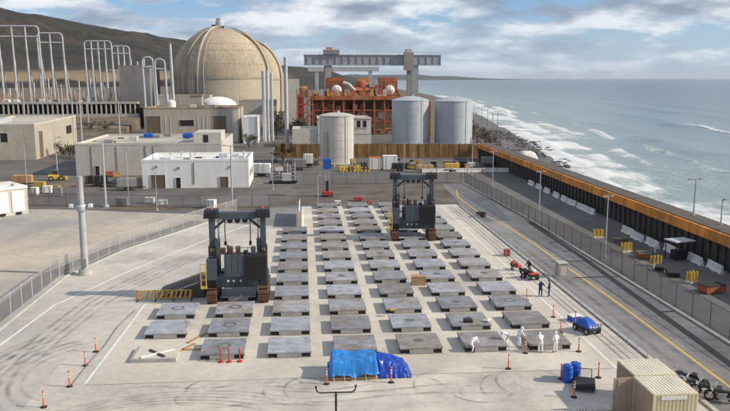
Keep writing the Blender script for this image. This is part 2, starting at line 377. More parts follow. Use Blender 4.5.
me.materials.append(M_sea); so = bpy.data.objects.new('sea', me); COL.objects.link(so); struct(so)
# hills inland: dark scrub above a pale grassy bench
M_hill = M_scrub.copy(); M_hill.name = 'hill_cover'; nt = M_hill.node_tree; n = nt.nodes; l = nt.links
P = n['Principled BSDF']; src = P.inputs['Base Color'].links[0].from_socket; geo = n.new('ShaderNodeNewGeometry'); sp3 = n.new('ShaderNodeSeparateXYZ'); l.new(geo.outputs['Position'], sp3.inputs[0])
t0 = n.new('ShaderNodeTexNoise'); t0.inputs['Scale'].default_value = .02; t0.inputs['Detail'].default_value = 6; l.new(geo.outputs['Position'], t0.inputs['Vector'])
zn = mmath('ADD', sp3.outputs[2], mmath('MULTIPLY', t0.outputs['Fac'], 26)); up_ = mrange(zn, 30, 34, 0, 1); dn_ = mrange(zn, 45, 50, 1, 0); lf_ = mrange(sp3.outputs[0], -60, 0, 1, 0)
mx = n.new('ShaderNodeMix'); mx.data_type = 'RGBA'; l.new(mmath('MULTIPLY', mmath('MULTIPLY', up_, dn_), lf_), mx.inputs[0]); l.new(src, mx.inputs[6]); mx.inputs[7].default_value = (.20, .145, .08, 1); l.new(mx.outputs[2], P.inputs['Base Color'])
HILL = [(-3000, 215), (-1400, 205), (-900, 190), (-650, 172), (-601, 163), (-514, 152), (-436, 140), (-327, 126), (-200, 96), (-45, 60), (107, 50), (393, 40), (593, 34), (760, 6), (900, -3)]
def hill(x, y):
    yr = 1650+1.2*(max(x, -1500)+650); zr = lerp_tab(HILL, x); s0 = yr-1050; t = (y-s0)/1050
    lim = (edge(y)-45-x)*.4
    if lim < -14: return -14
    if t <= 0: return -2
    base = (30*sm(0, .09, t) if t < .09 else 30) if x < -60 else 6*sm(0, .1, t)
    rise = sm(.10, 1.0, t) if t < 1 else 1-.35*sm(1, 1.8, t)
    nn = noise.noise((x*.0055, y*.0022, 0))*.6+(.25-abs(noise.noise((x*.013, y*.005, 5))))*.6+noise.noise((x*.03, y*.018, 8))*.12+noise.noise((x*.09, y*.06, 2))*.05
    edgefac = 1-.9*sm(.72, 1.0, t) if t < 1 else .3
    return min(lim, base*(1-rise)+zr*rise+zr*.42*nn*rise*edgefac)
xs = list(np.arange(-2400, -1000, 60))+list(np.arange(-1000, 100, 11))+list(np.arange(100, 960, 24)); yh = list(np.arange(560, 2600, 17))+list(np.arange(2600, 4400, 70))
vs = [(x, y, hill(x, y)) for y in yh for x in xs]; nx = len(xs)
m = MB(); m.add(vs, [(i*nx+k, i*nx+k+1, (i+1)*nx+k+1, (i+1)*nx+k) for i in range(len(yh)-1) for k in range(nx-1)])
struct(m.build('hills', M_hill, smooth=True))
# far headland on the horizon
m = MB(); vs = []; N = 70
for k in range(N+1):
    x = 700+3100*k/N; y = 12300+700*k/N; h = (74+22*noise.noise((k*.13, 0, 3)))*sm(1.0, .35, k/N)+2
    vs += [(x, y-500, -8), (x, y, h), (x, y+900, -8)]
m.add(vs, [(3*k+j, 3*k+3+j, 3*k+4+j, 3*k+1+j) for k in range(N) for j in (0, 1)])
struct(m.build('headland', M_scrub, smooth=True))
# paved surfaces
def sheet(name, pts, z, mt): m = MB(); m.poly(pts, z); return struct(m.build(name, mt))
LF = [(-14.3, -30), (-14.1, 10.6), (-13.9, 27.6), (-10.3, 41.1), (-1.6, 60.1), (2.6, 68.5)]      # fence line on the left
sheet('apron', [(-14.6, -60), (41.3, -60), (41.3, 72.5), (13.9, 72.5), (13.8, 70), (4, 70), (2.6, 68.0), (-1.6, 59.6), (-10.3, 40.6), (-14.1, 27)], -.012, M_apron)
sheet('concrete_pad', [(-2.2, -4.2), (41.2, -4.2), (41.2, 73.4), (13.6, 73.4), (13.6, 53.5), (8.0, 53.5), (8.0, 16.4), (-2.2, 16.4)], .012, M_concrete)
sheet('front_apron', [(-5.5, -16), (41.2, -16), (41.2, -4.25), (-2.25, -4.25), (-2.25, -4), (-5.5, 6)], .004, M_front)
sheet('fence_strip', [(-16.6, -20), (-14.6, -20), (-14.4, 27.7), (-10.8, 41.5), (-2, 60.7), (-3.8, 61.4), (-12.6, 42.2), (-16.5, 28)], -.002, M_asphalt)  # darker asphalt strip on the yard side of the left fence
sheet('back_lot', [(-2, 60.5), (13.5, 54.2), (13.5, 73), (8, 73)], -.004, M_road)
sheet('storage_yard', [(-80, 4), (-14.6, 4), (-14.3, 27.6), (-10.7, 41.4), (-2, 60.6), (0, 64), (-4.3, 67.2), (-28, 74), (-80, 80)], -.008, M_yard)
sheet('road', [(41.9, -60), (49.6, -60), (49.6, 58), (47.8, 100), (43.5, 100), (41.9, 72)], .0, M_road)
sheet('road_patch', [(42.0, 56), (46.8, 57.5), (48.9, 80), (44.8, 82), (41.9, 70)], .009, M_blueasphalt)
sheet('shore_road', [(50.9, -30), (62.6, -30), (63.2, 148), (50.5, 148)], -.004, M_asphalt)
sheet('coast_strip', [(69, 172), (73.5, 200), (89.5, 320), (127.5, 575), (183, 924), (299, 3000), (880, 9000), (-200, 9000), (95, 924), (60, 400), (62, 230)], -.012, M_dirt)
sheet('dirt_strip', [(9, 76), (44, 75.5), (46, 88), (47, 99), (12, 99.5)], -.012, M_dirt2)
sheet('dirt_strip', [(-60, 104), (-24, 100), (-24, 106), (-60, 116)], -.012, M_dirt)
sheet('dirt_strip', [(-20, 72.6), (5, 71.5), (10, 76), (-18, 78)], -.012, M_dirt)
# painted lines
def line(pts, w, z, mt, name='painted_line'): m = MB(); m.strip(pts, w, z); return struct(m.build(name, mt))
line([(38.2, 72), (38.1, 18), (38.0, -14)], .22, .020, M_line)
line([(40.35, 72), (40.5, -14)], .10, .020, M_line)
line([(-2.05, 16.2), (-2.4, -4.0)], .24, .020, M_line)
line([(-12.6, -6), (-12.0, 4), (-11.0, 16.5), (-6.5, 30), (.3, 46.5), (5.8, 58)], .26, .003, M_line)
line([(7.95, 53.4), (8.1, 16.6)], .24, .020, M_line)
line([(13.75, 53.4), (13.75, 73)], .3, .020, M_line)
line([(44.6, -20), (45.3, 13), (45.2, 40), (44.8, 54)], .24, .006, M_yline)
line([(44.8, 54), (43.3, 66), (43.2, 82), (45, 92)], .24, .015, M_yline)
# dark trench repairs along the road
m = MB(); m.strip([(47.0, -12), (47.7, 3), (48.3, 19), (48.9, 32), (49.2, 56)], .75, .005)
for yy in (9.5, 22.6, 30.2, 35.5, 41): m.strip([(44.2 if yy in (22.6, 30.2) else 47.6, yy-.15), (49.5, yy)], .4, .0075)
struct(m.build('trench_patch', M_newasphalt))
# tyre marks: soft dark rubber left on the concrete
M_tyre = bpy.data.materials.new('tyre_rubber_mark'); M_tyre.use_nodes = True
nt = M_tyre.node_tree; n = nt.nodes; l = nt.links
P = n['Principled BSDF']; P.inputs['Base Color'].default_value = (.10, .097, .092, 1); P.inputs['Roughness'].default_value = .85
tr = n.new('ShaderNodeBsdfTransparent'); mxs = n.new('ShaderNodeMixShader'); geo = n.new('ShaderNodeNewGeometry')
t1 = n.new('ShaderNodeTexNoise'); t1.inputs['Scale'].default_value = .7; t1.inputs['Detail'].default_value = 7; l.new(geo.outputs['Position'], t1.inputs['Vector'])
rg = n.new('ShaderNodeMapRange'); l.new(t1.outputs['Fac'], rg.inputs[0]); rg.inputs[1].default_value = .34; rg.inputs[2].default_value = .66; rg.inputs[3].default_value = 0; rg.inputs[4].default_value = .40
wa = n.new('ShaderNodeAttribute'); wa.attribute_name = 'wear'; wm_ = n.new('ShaderNodeMath'); wm_.operation = 'MULTIPLY'; l.new(rg.outputs[0], wm_.inputs[0]); l.new(wa.outputs['Fac'], wm_.inputs[1])
l.new(wm_.outputs[0], mxs.inputs[0]); l.new(tr.outputs[0], mxs.inputs[1]); l.new(P.outputs[0], mxs.inputs[2]); l.new(mxs.outputs[0], n['Material Output'].inputs[0])
def arc(c, r, a0, a1, sq=1.0, n_=28): return [(c[0]+r*math.cos(R(a0+(a1-a0)*i/n_)), c[1]+sq*r*math.sin(R(a0+(a1-a0)*i/n_))) for i in range(n_+1)]
marks = []
for k in range(7):
    marks.append((arc((-3.2+.15*k, -1.5-.2*k), 4.2+.95*k, 95+6*k, 262-8*k, 1.35), .3+.14*(k % 3)))
for k in range(5): marks.append((arc((4.5+.3*k, -22), 14+.5*k, 60-2*k, 118+5*k, 1.0), .25))
for c, r, a0, a1 in (((6.8, -6.0), 1.6, 80, 250), ((12.4, -6.4), 1.6, 100, 260), ((13.6, -6.6), 1.4, -50, 70), ((14.2, -6.3), 1.9, 110, 250), ((24, -6.5), 2.2, 80, 200), ((26.5, -6.4), 2.6, 200, 340), ((22, -7), 2.0, 10, 130), ((29, -7.5), 2.4, 60, 200)):
    marks.append((arc(c, r, a0, a1, 1.25), .24))
rt = random.Random(4)
for k in range(9):
    y0 = -5.2-.75*k; x0 = rt.uniform(-4, 14); L = rt.uniform(8, 18); marks.append(([(x0+L*q/5, y0+.5*math.sin(q*1.3+k)+rt.uniform(-.15, .15)) for q in range(6)], .3))
for k in range(5): marks.append((arc((rt.uniform(0, 32), rt.uniform(-9, -5.5)), rt.uniform(.9, 2.6), rt.uniform(0, 180), rt.uniform(200, 320), 1.1), .2))
for k in range(4): marks.append(([(-10.2+.7*k, -8), (-9.6+.8*k, 6), (-8.4+.9*k, 18), (-3.5+.9*k, 32), (2.5+.7*k, 44)], .35))
for k in range(4): marks.append(([(42.9+1.5*k, -12), (43.3+1.5*k, 20), (43.1+1.5*k, 50)], .5))
for i, (pts, w) in enumerate(marks):
    P3 = []; F3 = []; al = []; np_ = len(pts)
    pts = [tuple(np.interp(q, range(np_), [p[a] for p in pts]) for a in (0, 1)) for q in np.linspace(0, np_-1, max(np_, 24))]; np_ = len(pts); w *= 1.35
    for j, p in enumerate(pts):
        a = Vector(pts[max(0, j-1)]); b = Vector(pts[min(np_-1, j+1)]); d = (b-a).normalized(); q = Vector((-d.y, d.x))*w/2; e_ = min(1, j/4, (np_-1-j)/4)
        for f_, v_ in ((-1, 0), (0, e_), (1, 0)): P3.append((p[0]+q.x*f_, p[1]+q.y*f_, .0245+.0006*i)); al.append(v_)
    F3 = [(3*j+k, 3*j+3+k, 3*j+4+k, 3*j+1+k) for j in range(np_-1) for k in (0, 1)]
    me = bpy.data.meshes.new('tyre_mark'); me.from_pydata(P3, [], F3); me.update(); me.attributes.new('wear', 'FLOAT', 'POINT').data.foreach_set('value', al); me.materials.append(M_tyre)
    o = bpy.data.objects.new('tyre_mark', me); COL.objects.link(o); struct(o)
# kerbs
def kerb(pts, w, h, z=-.02):
    m = MB()
    for i, (a, b) in enumerate(zip(pts, pts[1:])): m.bar((*a, z+h/2+.003*i), (*b, z+h/2+.003*i), w, h)
    return struct(m.build('kerb', M_kerb))
kerb([(41.55, -20), (41.55, 72)], .35, .16); kerb([(49.9, -20), (49.9, 58), (48.2, 100)], .3, .16)
kerb([(-13.7, -30), (-13.5, 10.6), (-13.3, 27.5), (-9.8, 40.8), (-1.1, 59.8)], .3, .15)
# dry grass edge in front of the camera's foot of the bluff
# ------------------------------------------------------------------ vault lids on the pad
def make_lid(plug):
    t = thing('storage_vault', 'lid', 'storage vault')
    h = 1.775
    MB().box(-h+.03, h-.03, -h+.03, h-.03, .012, .07).build('base_slab', M_plinth, t, world=False)
    a, b = .98, 1.765
    MB().poly([(-a, -b), (a, -b), (a, -a), (b, -a), (b, a), (a, a), (a, b), (-a, b), (-a, a), (-b, a), (-b, -a), (-a, -a)], .07, .43).build('plinth', M_plinth, t, world=False)
    for i in (-1, 1):
        for j in (-1, 1):
            m = MB(); x0, x1 = sorted((i*.985, i*1.69)); y0, y1 = sorted((j*.985, j*1.69)); m.box(x0, x1, y0, y1, .07, .42)
            m.build('vent_screen', M_vent, t, world=False)
    p = MB().bevbox(-h, h, -h, h, .43, .58, .025).build('top_plate', M_lid, t, world=False)
    if plug == 1:
        MB().lathe([(.0, .592), (.42, .592), (.46, .58)], 20).build('centre_plug', M_mark, p, world=False)
    elif plug == 2:
        MB().lathe([(.40, .584), (.41, .59), (.62, .59), (.63, .584)], 24).build('ring_mark', M_mark, p, world=False)
    elif plug == 3:
        m = MB()
        for k in range(5): m.strip([(-.5+.2*k, -.3+.1*k+.2*random.random()), (-.1+.2*k, .05*k-.1), (.3+.1*k, .12+.1*random.random())], .05+.04*random.random(), .584+.0005*k)
        m.build('scuff_mark', M_mark2, p, world=False)
    for i in (-1, 1):
        for j in (-1, 1): MB().cyl((i*1.35, j*1.35, .58), (i*1.35, j*1.35, .605), .07, .06, 8).build('lifting_lug', M_mark, p, world=False)
    return t
lid_protos = {k: make_lid(k) for k in range(4)}; lid_used = {k: [False] for k in range(4)}
ROWS = {0: range(1, 3), 1: range(0, 5), 2: range(0, 10), 3: range(0, 14), 4: range(0, 14), 5: range(0, 14), 6: range(0, 14)}
rr = random.Random(5)
for c in range(7):
    for r_ in ROWS[c]:
        k = 2 if (c, r_) in ((1, 0), (1, 1), (1, 2), (6, 2), (0, 2)) else rr.choice([0, 0, 1, 3, 3])
        w = 'frontmost one' if r_ == 0 else ORD[r_]+' from the front'
        place(lid_protos[k], lid_used[k], (c*5.4+1.775, r_*5.4+1.775, 0), R(rr.uniform(-.5, .5)), f'flat grey vault, {w} in the {ORDN[c]} column from the left', 'storage vaults in rows on the concrete pad')
# lid opening with crossed bars
t = thing('vault_base', 'low concrete frame with crossed white and dark bars at the front left corner', 'vault base', (1.775, 1.4, 0))
MB().box(-1.77, 1.77, -1.4, 1.5, .012, .12).build('slab', M_concrete, t, world=False)
for x0, x1, y0, y1 in ((-1.78, 1.78, -1.5, -1.28), (-1.78, -1.6, -1.28, 1.5)): MB().box(x0, x1, y0, y1, .012, .30).build('frame_edge', M_plinth, t, world=False)
MB().bar((-1.1, -.75, .2), (1.25, .95, .2), .2, .12).build('white_bar', M_line, t, world=False)
MB().bar((-.7, 1.0, .19), (.75, -.65, .19), .2, .10).build('dark_bar', M_crane, t, world=False)
# ------------------------------------------------------------------ cask transporters
def make_crane():
    t = thing('cask_transporter', 'x', 'transporter')
    for sx in (-1, 1):
        x = sx*2.55
        tr = MB().prismx([(-.2, .35), (.15, .02), (4.6, .02), (5.0, .35), (5.0, 1.25), (4.6, 1.62), (.15, 1.62), (-.2, 1.25)], x-.48, x+.48).build('crawler_track', M_track, t, world=False)
        for k in range(9): MB().box(x-.54, x+.54, -.16+.6*k-.0, .08+.6*k, 1.60, 1.66).build('track_pad', M_track, tr, world=False)
        for k in range(3): MB().box(x-.52, x+.52, -.26, -.2, .45+.28*k, .62+.28*k).build('track_pad', M_track, tr, world=False)
        MB().box(x-.42, x+.42, .6, 4.4, 1.66, 2.5).build('track_frame', M_crane, t, world=False)
        MB().box(x-.38, x+.38, 1.4, 2.4, 2.5, 5.6).build('lower_tower', M_crane, t, world=False)
        MB().box(x-.28, x+.28, 1.55, 2.25, 5.6, 8.5).build('upper_tower', M_crane2, t, world=False)
        MB().box(x-.75, x+.75, 1.2, 2.6, 8.5, 9.35, .08).build('beam_head', M_crane, t, world=False)
        MB().bar((x-sx*.3, 1.9, 7.4), (x-sx*1.5, 1.9, 8.45), .22).build('knee_brace', M_crane, t, world=False)
        MB().box(x-sx*.5-.14, x-sx*.5+.14, 1.3, 1.6, 2.5, 6.4).build('guide_rail', M_crane2, t, world=False)
    b = MB().box(-1.8, 1.8, 1.45, 2.35, 8.35, 9.05).build('top_beam', M_crane2, t, world=False)
    for k in (-.75, 0, .75): MB().lathe([(0, 7.85), (.22, 7.95), (.3, 8.15), (.25, 8.352)], 10, (k, 1.9, 0)).build('lifting_eye', M_crane, b, world=False)
    for k in (-1.25, 1.25): MB().tube([(k, 1.9, 8.35), (k*1.02, 1.9, 7.2), (k, 1.9, 6.0)], .05).build('sling', M_craneblk, b, world=False)
    for k in (-1.25, 1.25): MB().box(k-.12, k+.12, 1.78, 2.02, 5.6, 6.0).build('hook_block', M_craneblk, b, world=False)
    MB().box(-2.1, 2.1, -.1, 1.25, 1.75, 2.85).build('front_bridge', M_crane, t, world=False)
    pp = MB().bevbox(-1.25, .75, -.05, 1.2, 2.85, 5.05, .06).build('power_pack', M_crane2, t, world=False)
    for k in range(3): MB().box(-1.1+.62*k, -.6+.62*k, -.075, -.05, 3.2, 4.7).build('panel_door', M_crane2, pp, world=False)
    MB().cyl((-.9, .6, 5.05), (-.9, .6, 5.9), .09, .09, 8).build('exhaust', M_craneblk, pp, world=False)
    rd = MB().bevbox(.78, 2.95, -.15, 1.2, 2.5, 5.0, .05).build('radiator', M_craneblk, t, world=False)
    for k in range(9): MB().box(.9, 2.85, -.19, -.15, 2.75+.24*k, 2.83+.24*k).build('louvre', M_craneblk, rd, world=False)
    MB().bevbox(-3.0, -2.0, -.1, 1.1, 2.5, 4.6, .05).build('control_box', M_crane2, t, world=False)
    for k in (-.9, -.35, .35): MB().box(k-.1, k+.1, -.14, -.1, 2.3, 2.5).build('work_lamp', M_tail, t, world=False)
    rc = random.Random(2)
    for sx in (-1, 1):
        x = sx*2.55
        MB().cyl((x-sx*.55, 2.6, 2.5), (x-sx*.55, 2.6, 6.2), .16, .16, 10).cyl((x-sx*.55, 2.6, 6.2), (x-sx*.55, 2.6, 8.5), .09, .09, 10).build('hydraulic_ram', M_chrome, t, True, world=False)
        for q in range(3): MB().tube([(x+.1*q-.1, 1.32-.05*q, 2.6), (x-sx*(.3+.1*q), 1.0, 3.6), (x+.1*q-.1, 1.3, 4.8+.3*q), (x-sx*.4, 1.2, 6.6)], .035, 5).build('hydraulic_hose', M_rubber, t, world=False)
        for q in range(9): MB().bar((x-.25, 1.36, 2.8+.3*q), (x+.25, 1.36, 2.8+.3*q), .04).build('ladder_rung', M_tower, t, world=False)
        MB().box(x-.2, x+.2, 1.36, 1.4, 5.1, 5.4).build('warning_plate', M_yellow, t, world=False)
        MB().bevbox(x-.5, x+.5, .9, 1.2, 8.6, 9.2, .04).build('sheave_cover', M_craneblk, t, world=False)
        for q in range(5): MB().cyl((x-.5, .35+1.05*q-.0, .55), (x+.5, .35+1.05*q, .55), .3, .3, 10).build('road_wheel', M_craneblk, t, world=False)
        MB().cyl((x, 1.9, 9.3), (x, 1.9, 9.55), .12, .1, 8).build('beacon', M_orange, t, world=False)
    for q in range(7):
        x = rc.uniform(-1.7, 1.9); MB().tube([(x, -.12, 2.8), (x+.1, -.25, 2.4), (x+rc.uniform(-.5, .5), -.2, 1.9)], .035, 5).build('hydraulic_hose', M_rubber, t, world=False)
    for q in range(6):
        x = -1.8+.72*q; MB().bar((x, -.05, 5.05), (x, -.05, 5.75), .05).build('rail_post', M_crane2, t, world=False)
    MB().bar((-1.8, -.05, 5.75), (1.8, -.05, 5.75), .05).build('deck_rail', M_crane2, t, world=False)
    for q in range(5): MB().bevbox(-1.6+.75*q, -1.15+.75*q, .1, .7, 5.05, 5.05+rc.uniform(.15, .8), .05).build('valve_block', rc.choice([M_craneblk, M_crane2, M_track]), t, world=False)
    MB().box(-2.0, 2.0, 3.4, 4.8, 1.75, 2.5).build('rear_bridge', M_crane, t, world=False)
    MB().bevbox(-1.4, 1.4, 3.5, 4.7, 2.5, 4.2, .08).build('counterweight', M_crane, t, world=False)
    m = MB()
    for x in (-3.55, -3.05): m.cyl((x, -.3, 1.7), (x, -.3, 4.2), .05, .05, 6)
    for z in (2.6, 3.4, 4.2): m.bar((-3.55, -.3, z), (-3.05, -.3, z), .07)
    m.bar((-3.3, -.3, 1.7), (-3.3, .8, 1.7), .6, .08)
    m.build('hand_rail', M_yellow, t, world=False)
    return t
cr = make_crane(); cru = [False]
place(cr, cru, (7.2, 15.5, .0), 0, 'dark grey straddle cask transporter on crawler tracks, the nearer one, on the second lid column', 'tracked cask transporters')
cr2 = place(cr, cru, (29.1, 43.4, .0), R(-4), 'dark grey straddle cask transporter farther back astride the sixth lid column', 'tracked cask transporters')
# ------------------------------------------------------------------ buildings
def box_building(name, label, x0, x1, y0, y1, z1, wall, roof, z0=0, parapet=.5, rz=0, cat='building', capm=None):
    cx, cy = (x0+x1)/2, y0
    t = thing(name, label, cat, (cx, cy, z0), rz); w, d, h = (x1-x0)/2, y1-y0, z1-z0
    MB().box(-w, w, 0, d, -.3 if z0 == 0 else 0, h-parapet).build('wall', wall, t, world=False)
    th = .35
    m = MB(); m.box(-w-.04, w+.04, -.04, th, h-parapet, h).box(-w-.04, w+.04, d-th, d+.04, h-parapet, h).box(-w-.04, -w+th, th, d-th, h-parapet, h).box(w-th, w+.04, th, d-th, h-parapet, h)
    m.build('parapet', capm or wall, t, world=False)
    MB().box(-w+th+.002, w-th-.002, th+.002, d-th-.002, h-parapet-.1, h-parapet+.03).build('roof', roof, t, world=False)
    t['w'] = w; t['h'] = h; t['d'] = d
    return t
def opening(t, u0, u1, z0, z1, mt, side='front', name='door', frame=None, handle=True):
    w, d = t['w'], t['d']; fr = frame or M_kerb
    def bx(m, a0, a1, c0, c1, o0, o1):
        if side == 'front': m.box(a0, a1, -o1, -o0, c0, c1)
        else: m.box(w+o0, w+o1, a0, a1, c0, c1)
        return m
    p = bx(MB(), u0, u1, z0, z1, 0, .05).build(name, mt, t, world=False)
    f = MB(); b = .12
    bx(f, u0-b, u0, z0, z1+b, 0, .12); bx(f, u1, u1+b, z0, z1+b, 0, .12); bx(f, u0, u1, z1, z1+b, 0, .12)
    f.build('frame', fr, p, world=False)
    if name == 'door' and handle: bx(MB(), u1-.3, u1-.2, z0+.9, z0+1.2, .05, .1).build('handle', M_chrome, p, world=False)
    return p
# white flat-roofed building
t = box_building('site_office', 'low white flat-roofed building with brown doors facing the pad', -18.9, 2.7, 98.4, 113.5, 5.9, M_white, M_whiteroof)
w = t['w']
def PXW(px, Y, t): return AY(px, 180, Y)[0]-t.location.x
for a, b, z, mt in ((151, 165, 2.7, M_door), (176, 180.5, 2.1, M_dark), (220, 228, 2.2, M_door)): opening(t, PXW(a, 98.4, t), PXW(b, 98.4, t), .02, z, mt)
for px, z in ((157, 4.3), (179, 4.0), (231, 4.2)):
    x = PXW(px, 98.4, t); MB().box(x-.25, x+.25, -.2, 0, z, z+.35).build('wall_lamp', M_greywall, t, world=False)
x = PXW(194, 98.4, t); MB().box(x-.12, x+.12, -.1, 0, .8, 5.2).build('downpipe', M_greywall, t, world=False)
for k in range(3): opening(t, 3+3.6*k, 4.2+3.6*k, 1.8, 3.2, M_dark, 'side', 'window')
for x, y, s_ in ((-7, 3, .6), (-6, 3.2, .5), (5, 7, .9), (7.5, 8, .7), (9, 5, .6)): MB().bevbox(x-s_, x+s_, y-s_, y+s_, 5.43, 5.43+s_, .05).build('roof_vent', M_tower, t, world=False)
# long beige building behind it
t = box_building('long_workshop', 'long beige windowless building behind the white one with blue bundles on its roof', -38.4, -5.0, 120.4, 150, 7.5, M_beige, M_roof)
for px in (93, 118, 147, 155): x = PXW(px, 120.4, t); MB().box(x-.1, x+.1, -.1, 0, .1, 6.8).build('downpipe', M_greywall, t, world=False)
opening(t, PXW(96, 120.4, t), PXW(100, 120.4, t), .02, 2.2, M_dark)
b_ = MB().bevbox(9.8, 16.2, 4, 14, 7.0, 9.6, .05).build('roof_bulkhead', M_beige, t, world=False)
MB().box(12.0, 13.2, 3.96, 4.0, 7.1, 9.0).build('door', M_dark, b_, world=False)
for k, (px, wd) in enumerate(((152, 3.4), (191, 3.6))):
    x = AY(px, 140, 142)[0]; q = thing('roof_bundle', ['blue tarp-covered bundle on the long beige roof, left one', 'blue tarp-covered bundle on the long beige roof, right one'][k], 'bundle', (x, 141, 7.03), 0, 'blue bundles on the beige roof')
    MB().bevbox(-wd/2, wd/2-1.2, -1, 1, 0, 1.3, .25).build('tarp_cover', M_blue, q, world=False); MB().bevbox(wd/2-1.15, wd/2+.6, -.8, .8, 0, .8, .1).build('load', M_greywall, q, world=False)
# building with brown openings
t = box_building('pump_house', 'tan two-storey block with dark shuttered openings below the big dome', -40.5, -8.2, 209, 232, 12.3, M_beige2, M_brownroof, capm=M_brownroof)
for a, b, z0, z1, mt in ((149, 163, 3.6, 9.4, M_door), (182, 196, 6.0, 8.0, M_dark), (215, 228, 3.6, 9.4, M_door)): opening(t, PXW(a, 209, t), PXW(b, 209, t), z0, z1, mt, name='window')
for px in (168, 173, 200, 205, 209): x = PXW(px, 209, t); MB().box(x-.2, x+.2, -.08, 0, 2, 9).build('downpipe', M_beige, t, world=False)
x = PXW(235, 209, t); MB().box(x-.5, x+1.5, -.12, 0, .1, 11).build('pilaster', M_beige, t, world=False)
# left guard building, turned to the road
t = box_building('gate_building', 'beige single-storey building with tall brown door at the far left', -79.5, -59.8, 157, 205, 10.0, M_beige2, M_roof, capm=M_beige, rz=R(3))
opening(t, 3.6, 7.2, .1, 7.6, M_door, 'side'); opening(t, 34, 41, 4.6, 7.2, M_dark, 'side', 'window'); opening(t, PXW(0, 157, t)+1, PXW(7, 157, t)+1, 5.0, 7.4, M_dark, name='window')
MB().box(-9, -2, 8, 20, 9.4, 10.8).build('roof_unit', M_tower, t, world=False)
# storage modules in a row, left
t = thing('storage_module_row', 'pale concrete row of storage modules with white panel doors at the left edge', 'storage module', (-32.0, 70.4, 0), R(42))
MB().box(-16, 0, 0, 7, -.2, 4.3).build('wall', M_beige, t, world=False)
MB().box(-16.1, .1, -.15, 7.1, 4.3, 4.75).build('roof_slab', M_whiteroof, t, world=False)
for k in range(6):
    x = -1.6-2.6*k; MB().box(x-1.0, x+1.0, -.14, 0, .5, 3.9).build('door_panel', M_white, t, world=False); MB().box(x-.4, x+.4, -.3, 0, .1, .45).build('vent_screen', M_dark, t, world=False)
    MB().box(x-.3, x+.3, .5, 1.5, 4.75, 5.1).build('roof_vent', M_beige, t, world=False)
t = thing('storage_module', 'pale concrete storage block cut by the left edge of the picture', 'storage module', (-31.0, 42.0, 0), R(42))
MB().box(-8, 0, 0, 6, -.2, 4.0).build('wall', M_beige, t, world=False); MB().box(-8.1, .1, -.12, 6.1, 4.0, 4.4).build('roof_slab', M_whiteroof, t, world=False)
for k in range(3): MB().box(-2.2-2.5*k, -.5-2.5*k, -.12, 0, .4, 3.5).build('door_panel', M_white, t, world=False)
# ------------------------------------------------------------------ containment domes
def dome(label, cx, cy, Rr, zs, detail):
    t = thing('containment_dome', label, 'reactor dome', (cx, cy, 0), 0, 'reactor containment domes')
    MB().lathe([(Rr, -.5), (Rr, zs-1.2)], 96).build('cylinder_wall', M_domelow, t, True, world=False)
    MB().lathe([(Rr+.25, zs-1.2), (Rr+.25, zs-.2)], 96).build('ring_girder', M_domerib, t, True, world=False)
    MB().lathe([(Rr*math.cos(a), zs-.2+Rr*math.sin(a)) for a in [i*math.pi/2/28 for i in range(29)]], 96).build('shell', M_dome, t, True, world=False)
    def rib(deg, wid, proud, mt, name, top=86, z0=0):
        m = MB(); prof = [(Rr+proud, z0)]+[((Rr+proud)*math.cos(a), zs+(Rr+proud)*math.sin(a)) for a in [i*R(top)/24 for i in range(25)]]
        a = R(-90+deg); u = Vector((math.cos(a), math.sin(a), 0)); v = Vector((-u.y, u.x, 0)); vs = []
        for r, z in prof:
            for sgn, dr in ((-1, -1.2), (-1, 0), (1, 0), (1, -1.2)): p = u*(r+dr)+v*sgn*wid/2; vs.append((p.x, p.y, z))
        k = len(prof); m.add(vs, [(4*i+j, 4*i+j+1, 4*i+j+5, 4*i+j+4) for i in range(k-1) for j in range(3)]); return m.build(name, mt, t, world=False)
    if detail:
        rib(-42, 4.2, .7, M_domerib, 'buttress'); rib(-21, .8, .9, M_beige, 'stair_rail', 88); rib(-17, 2.4, .5, M_domerib, 'buttress', 80); rib(78, 4.0, .9, M_domerib, 'buttress')
        for d_ in (-46, -38.5, -24, -14.5): rib(d_, .7, 1.0, M_greywall, 'pilaster', 1, 0)
        for k in (.4, 2.1, 3.1): MB().lathe([(Rr*math.cos(a)+.04, zs+Rr*math.sin(a)) for a in (R(10+10*k), R(10.3+10*k))], 96).build('form_line', M_domerib, t, True, world=False)
        MB().lathe([(2.0, zs+Rr-.4), (2.0, zs+Rr+2.8), (1.6, zs+Rr+3.2), (1.6, zs+Rr+4.4), (0, zs+Rr+4.5)], 16).build('roof_vent', M_tower, t, True, world=False)
        MB().box(-3.8, -2.0, -.8, .8, zs+Rr-.6, zs+Rr+1.4).build('hatch_box', M_greywall, t, world=False)
    else: rib(40, 4.2, .7, M_domerib, 'buttress'); rib(70, 3.0, .7, M_domerib, 'buttress')
    return t
dome('large tan concrete reactor dome with a vent on top, the nearer of two', -25.3, 322, 23.3, 23.2, True)
dome('tan concrete reactor dome partly hidden behind the nearer dome', -20.6, 424, 23.3, 22.4, False)
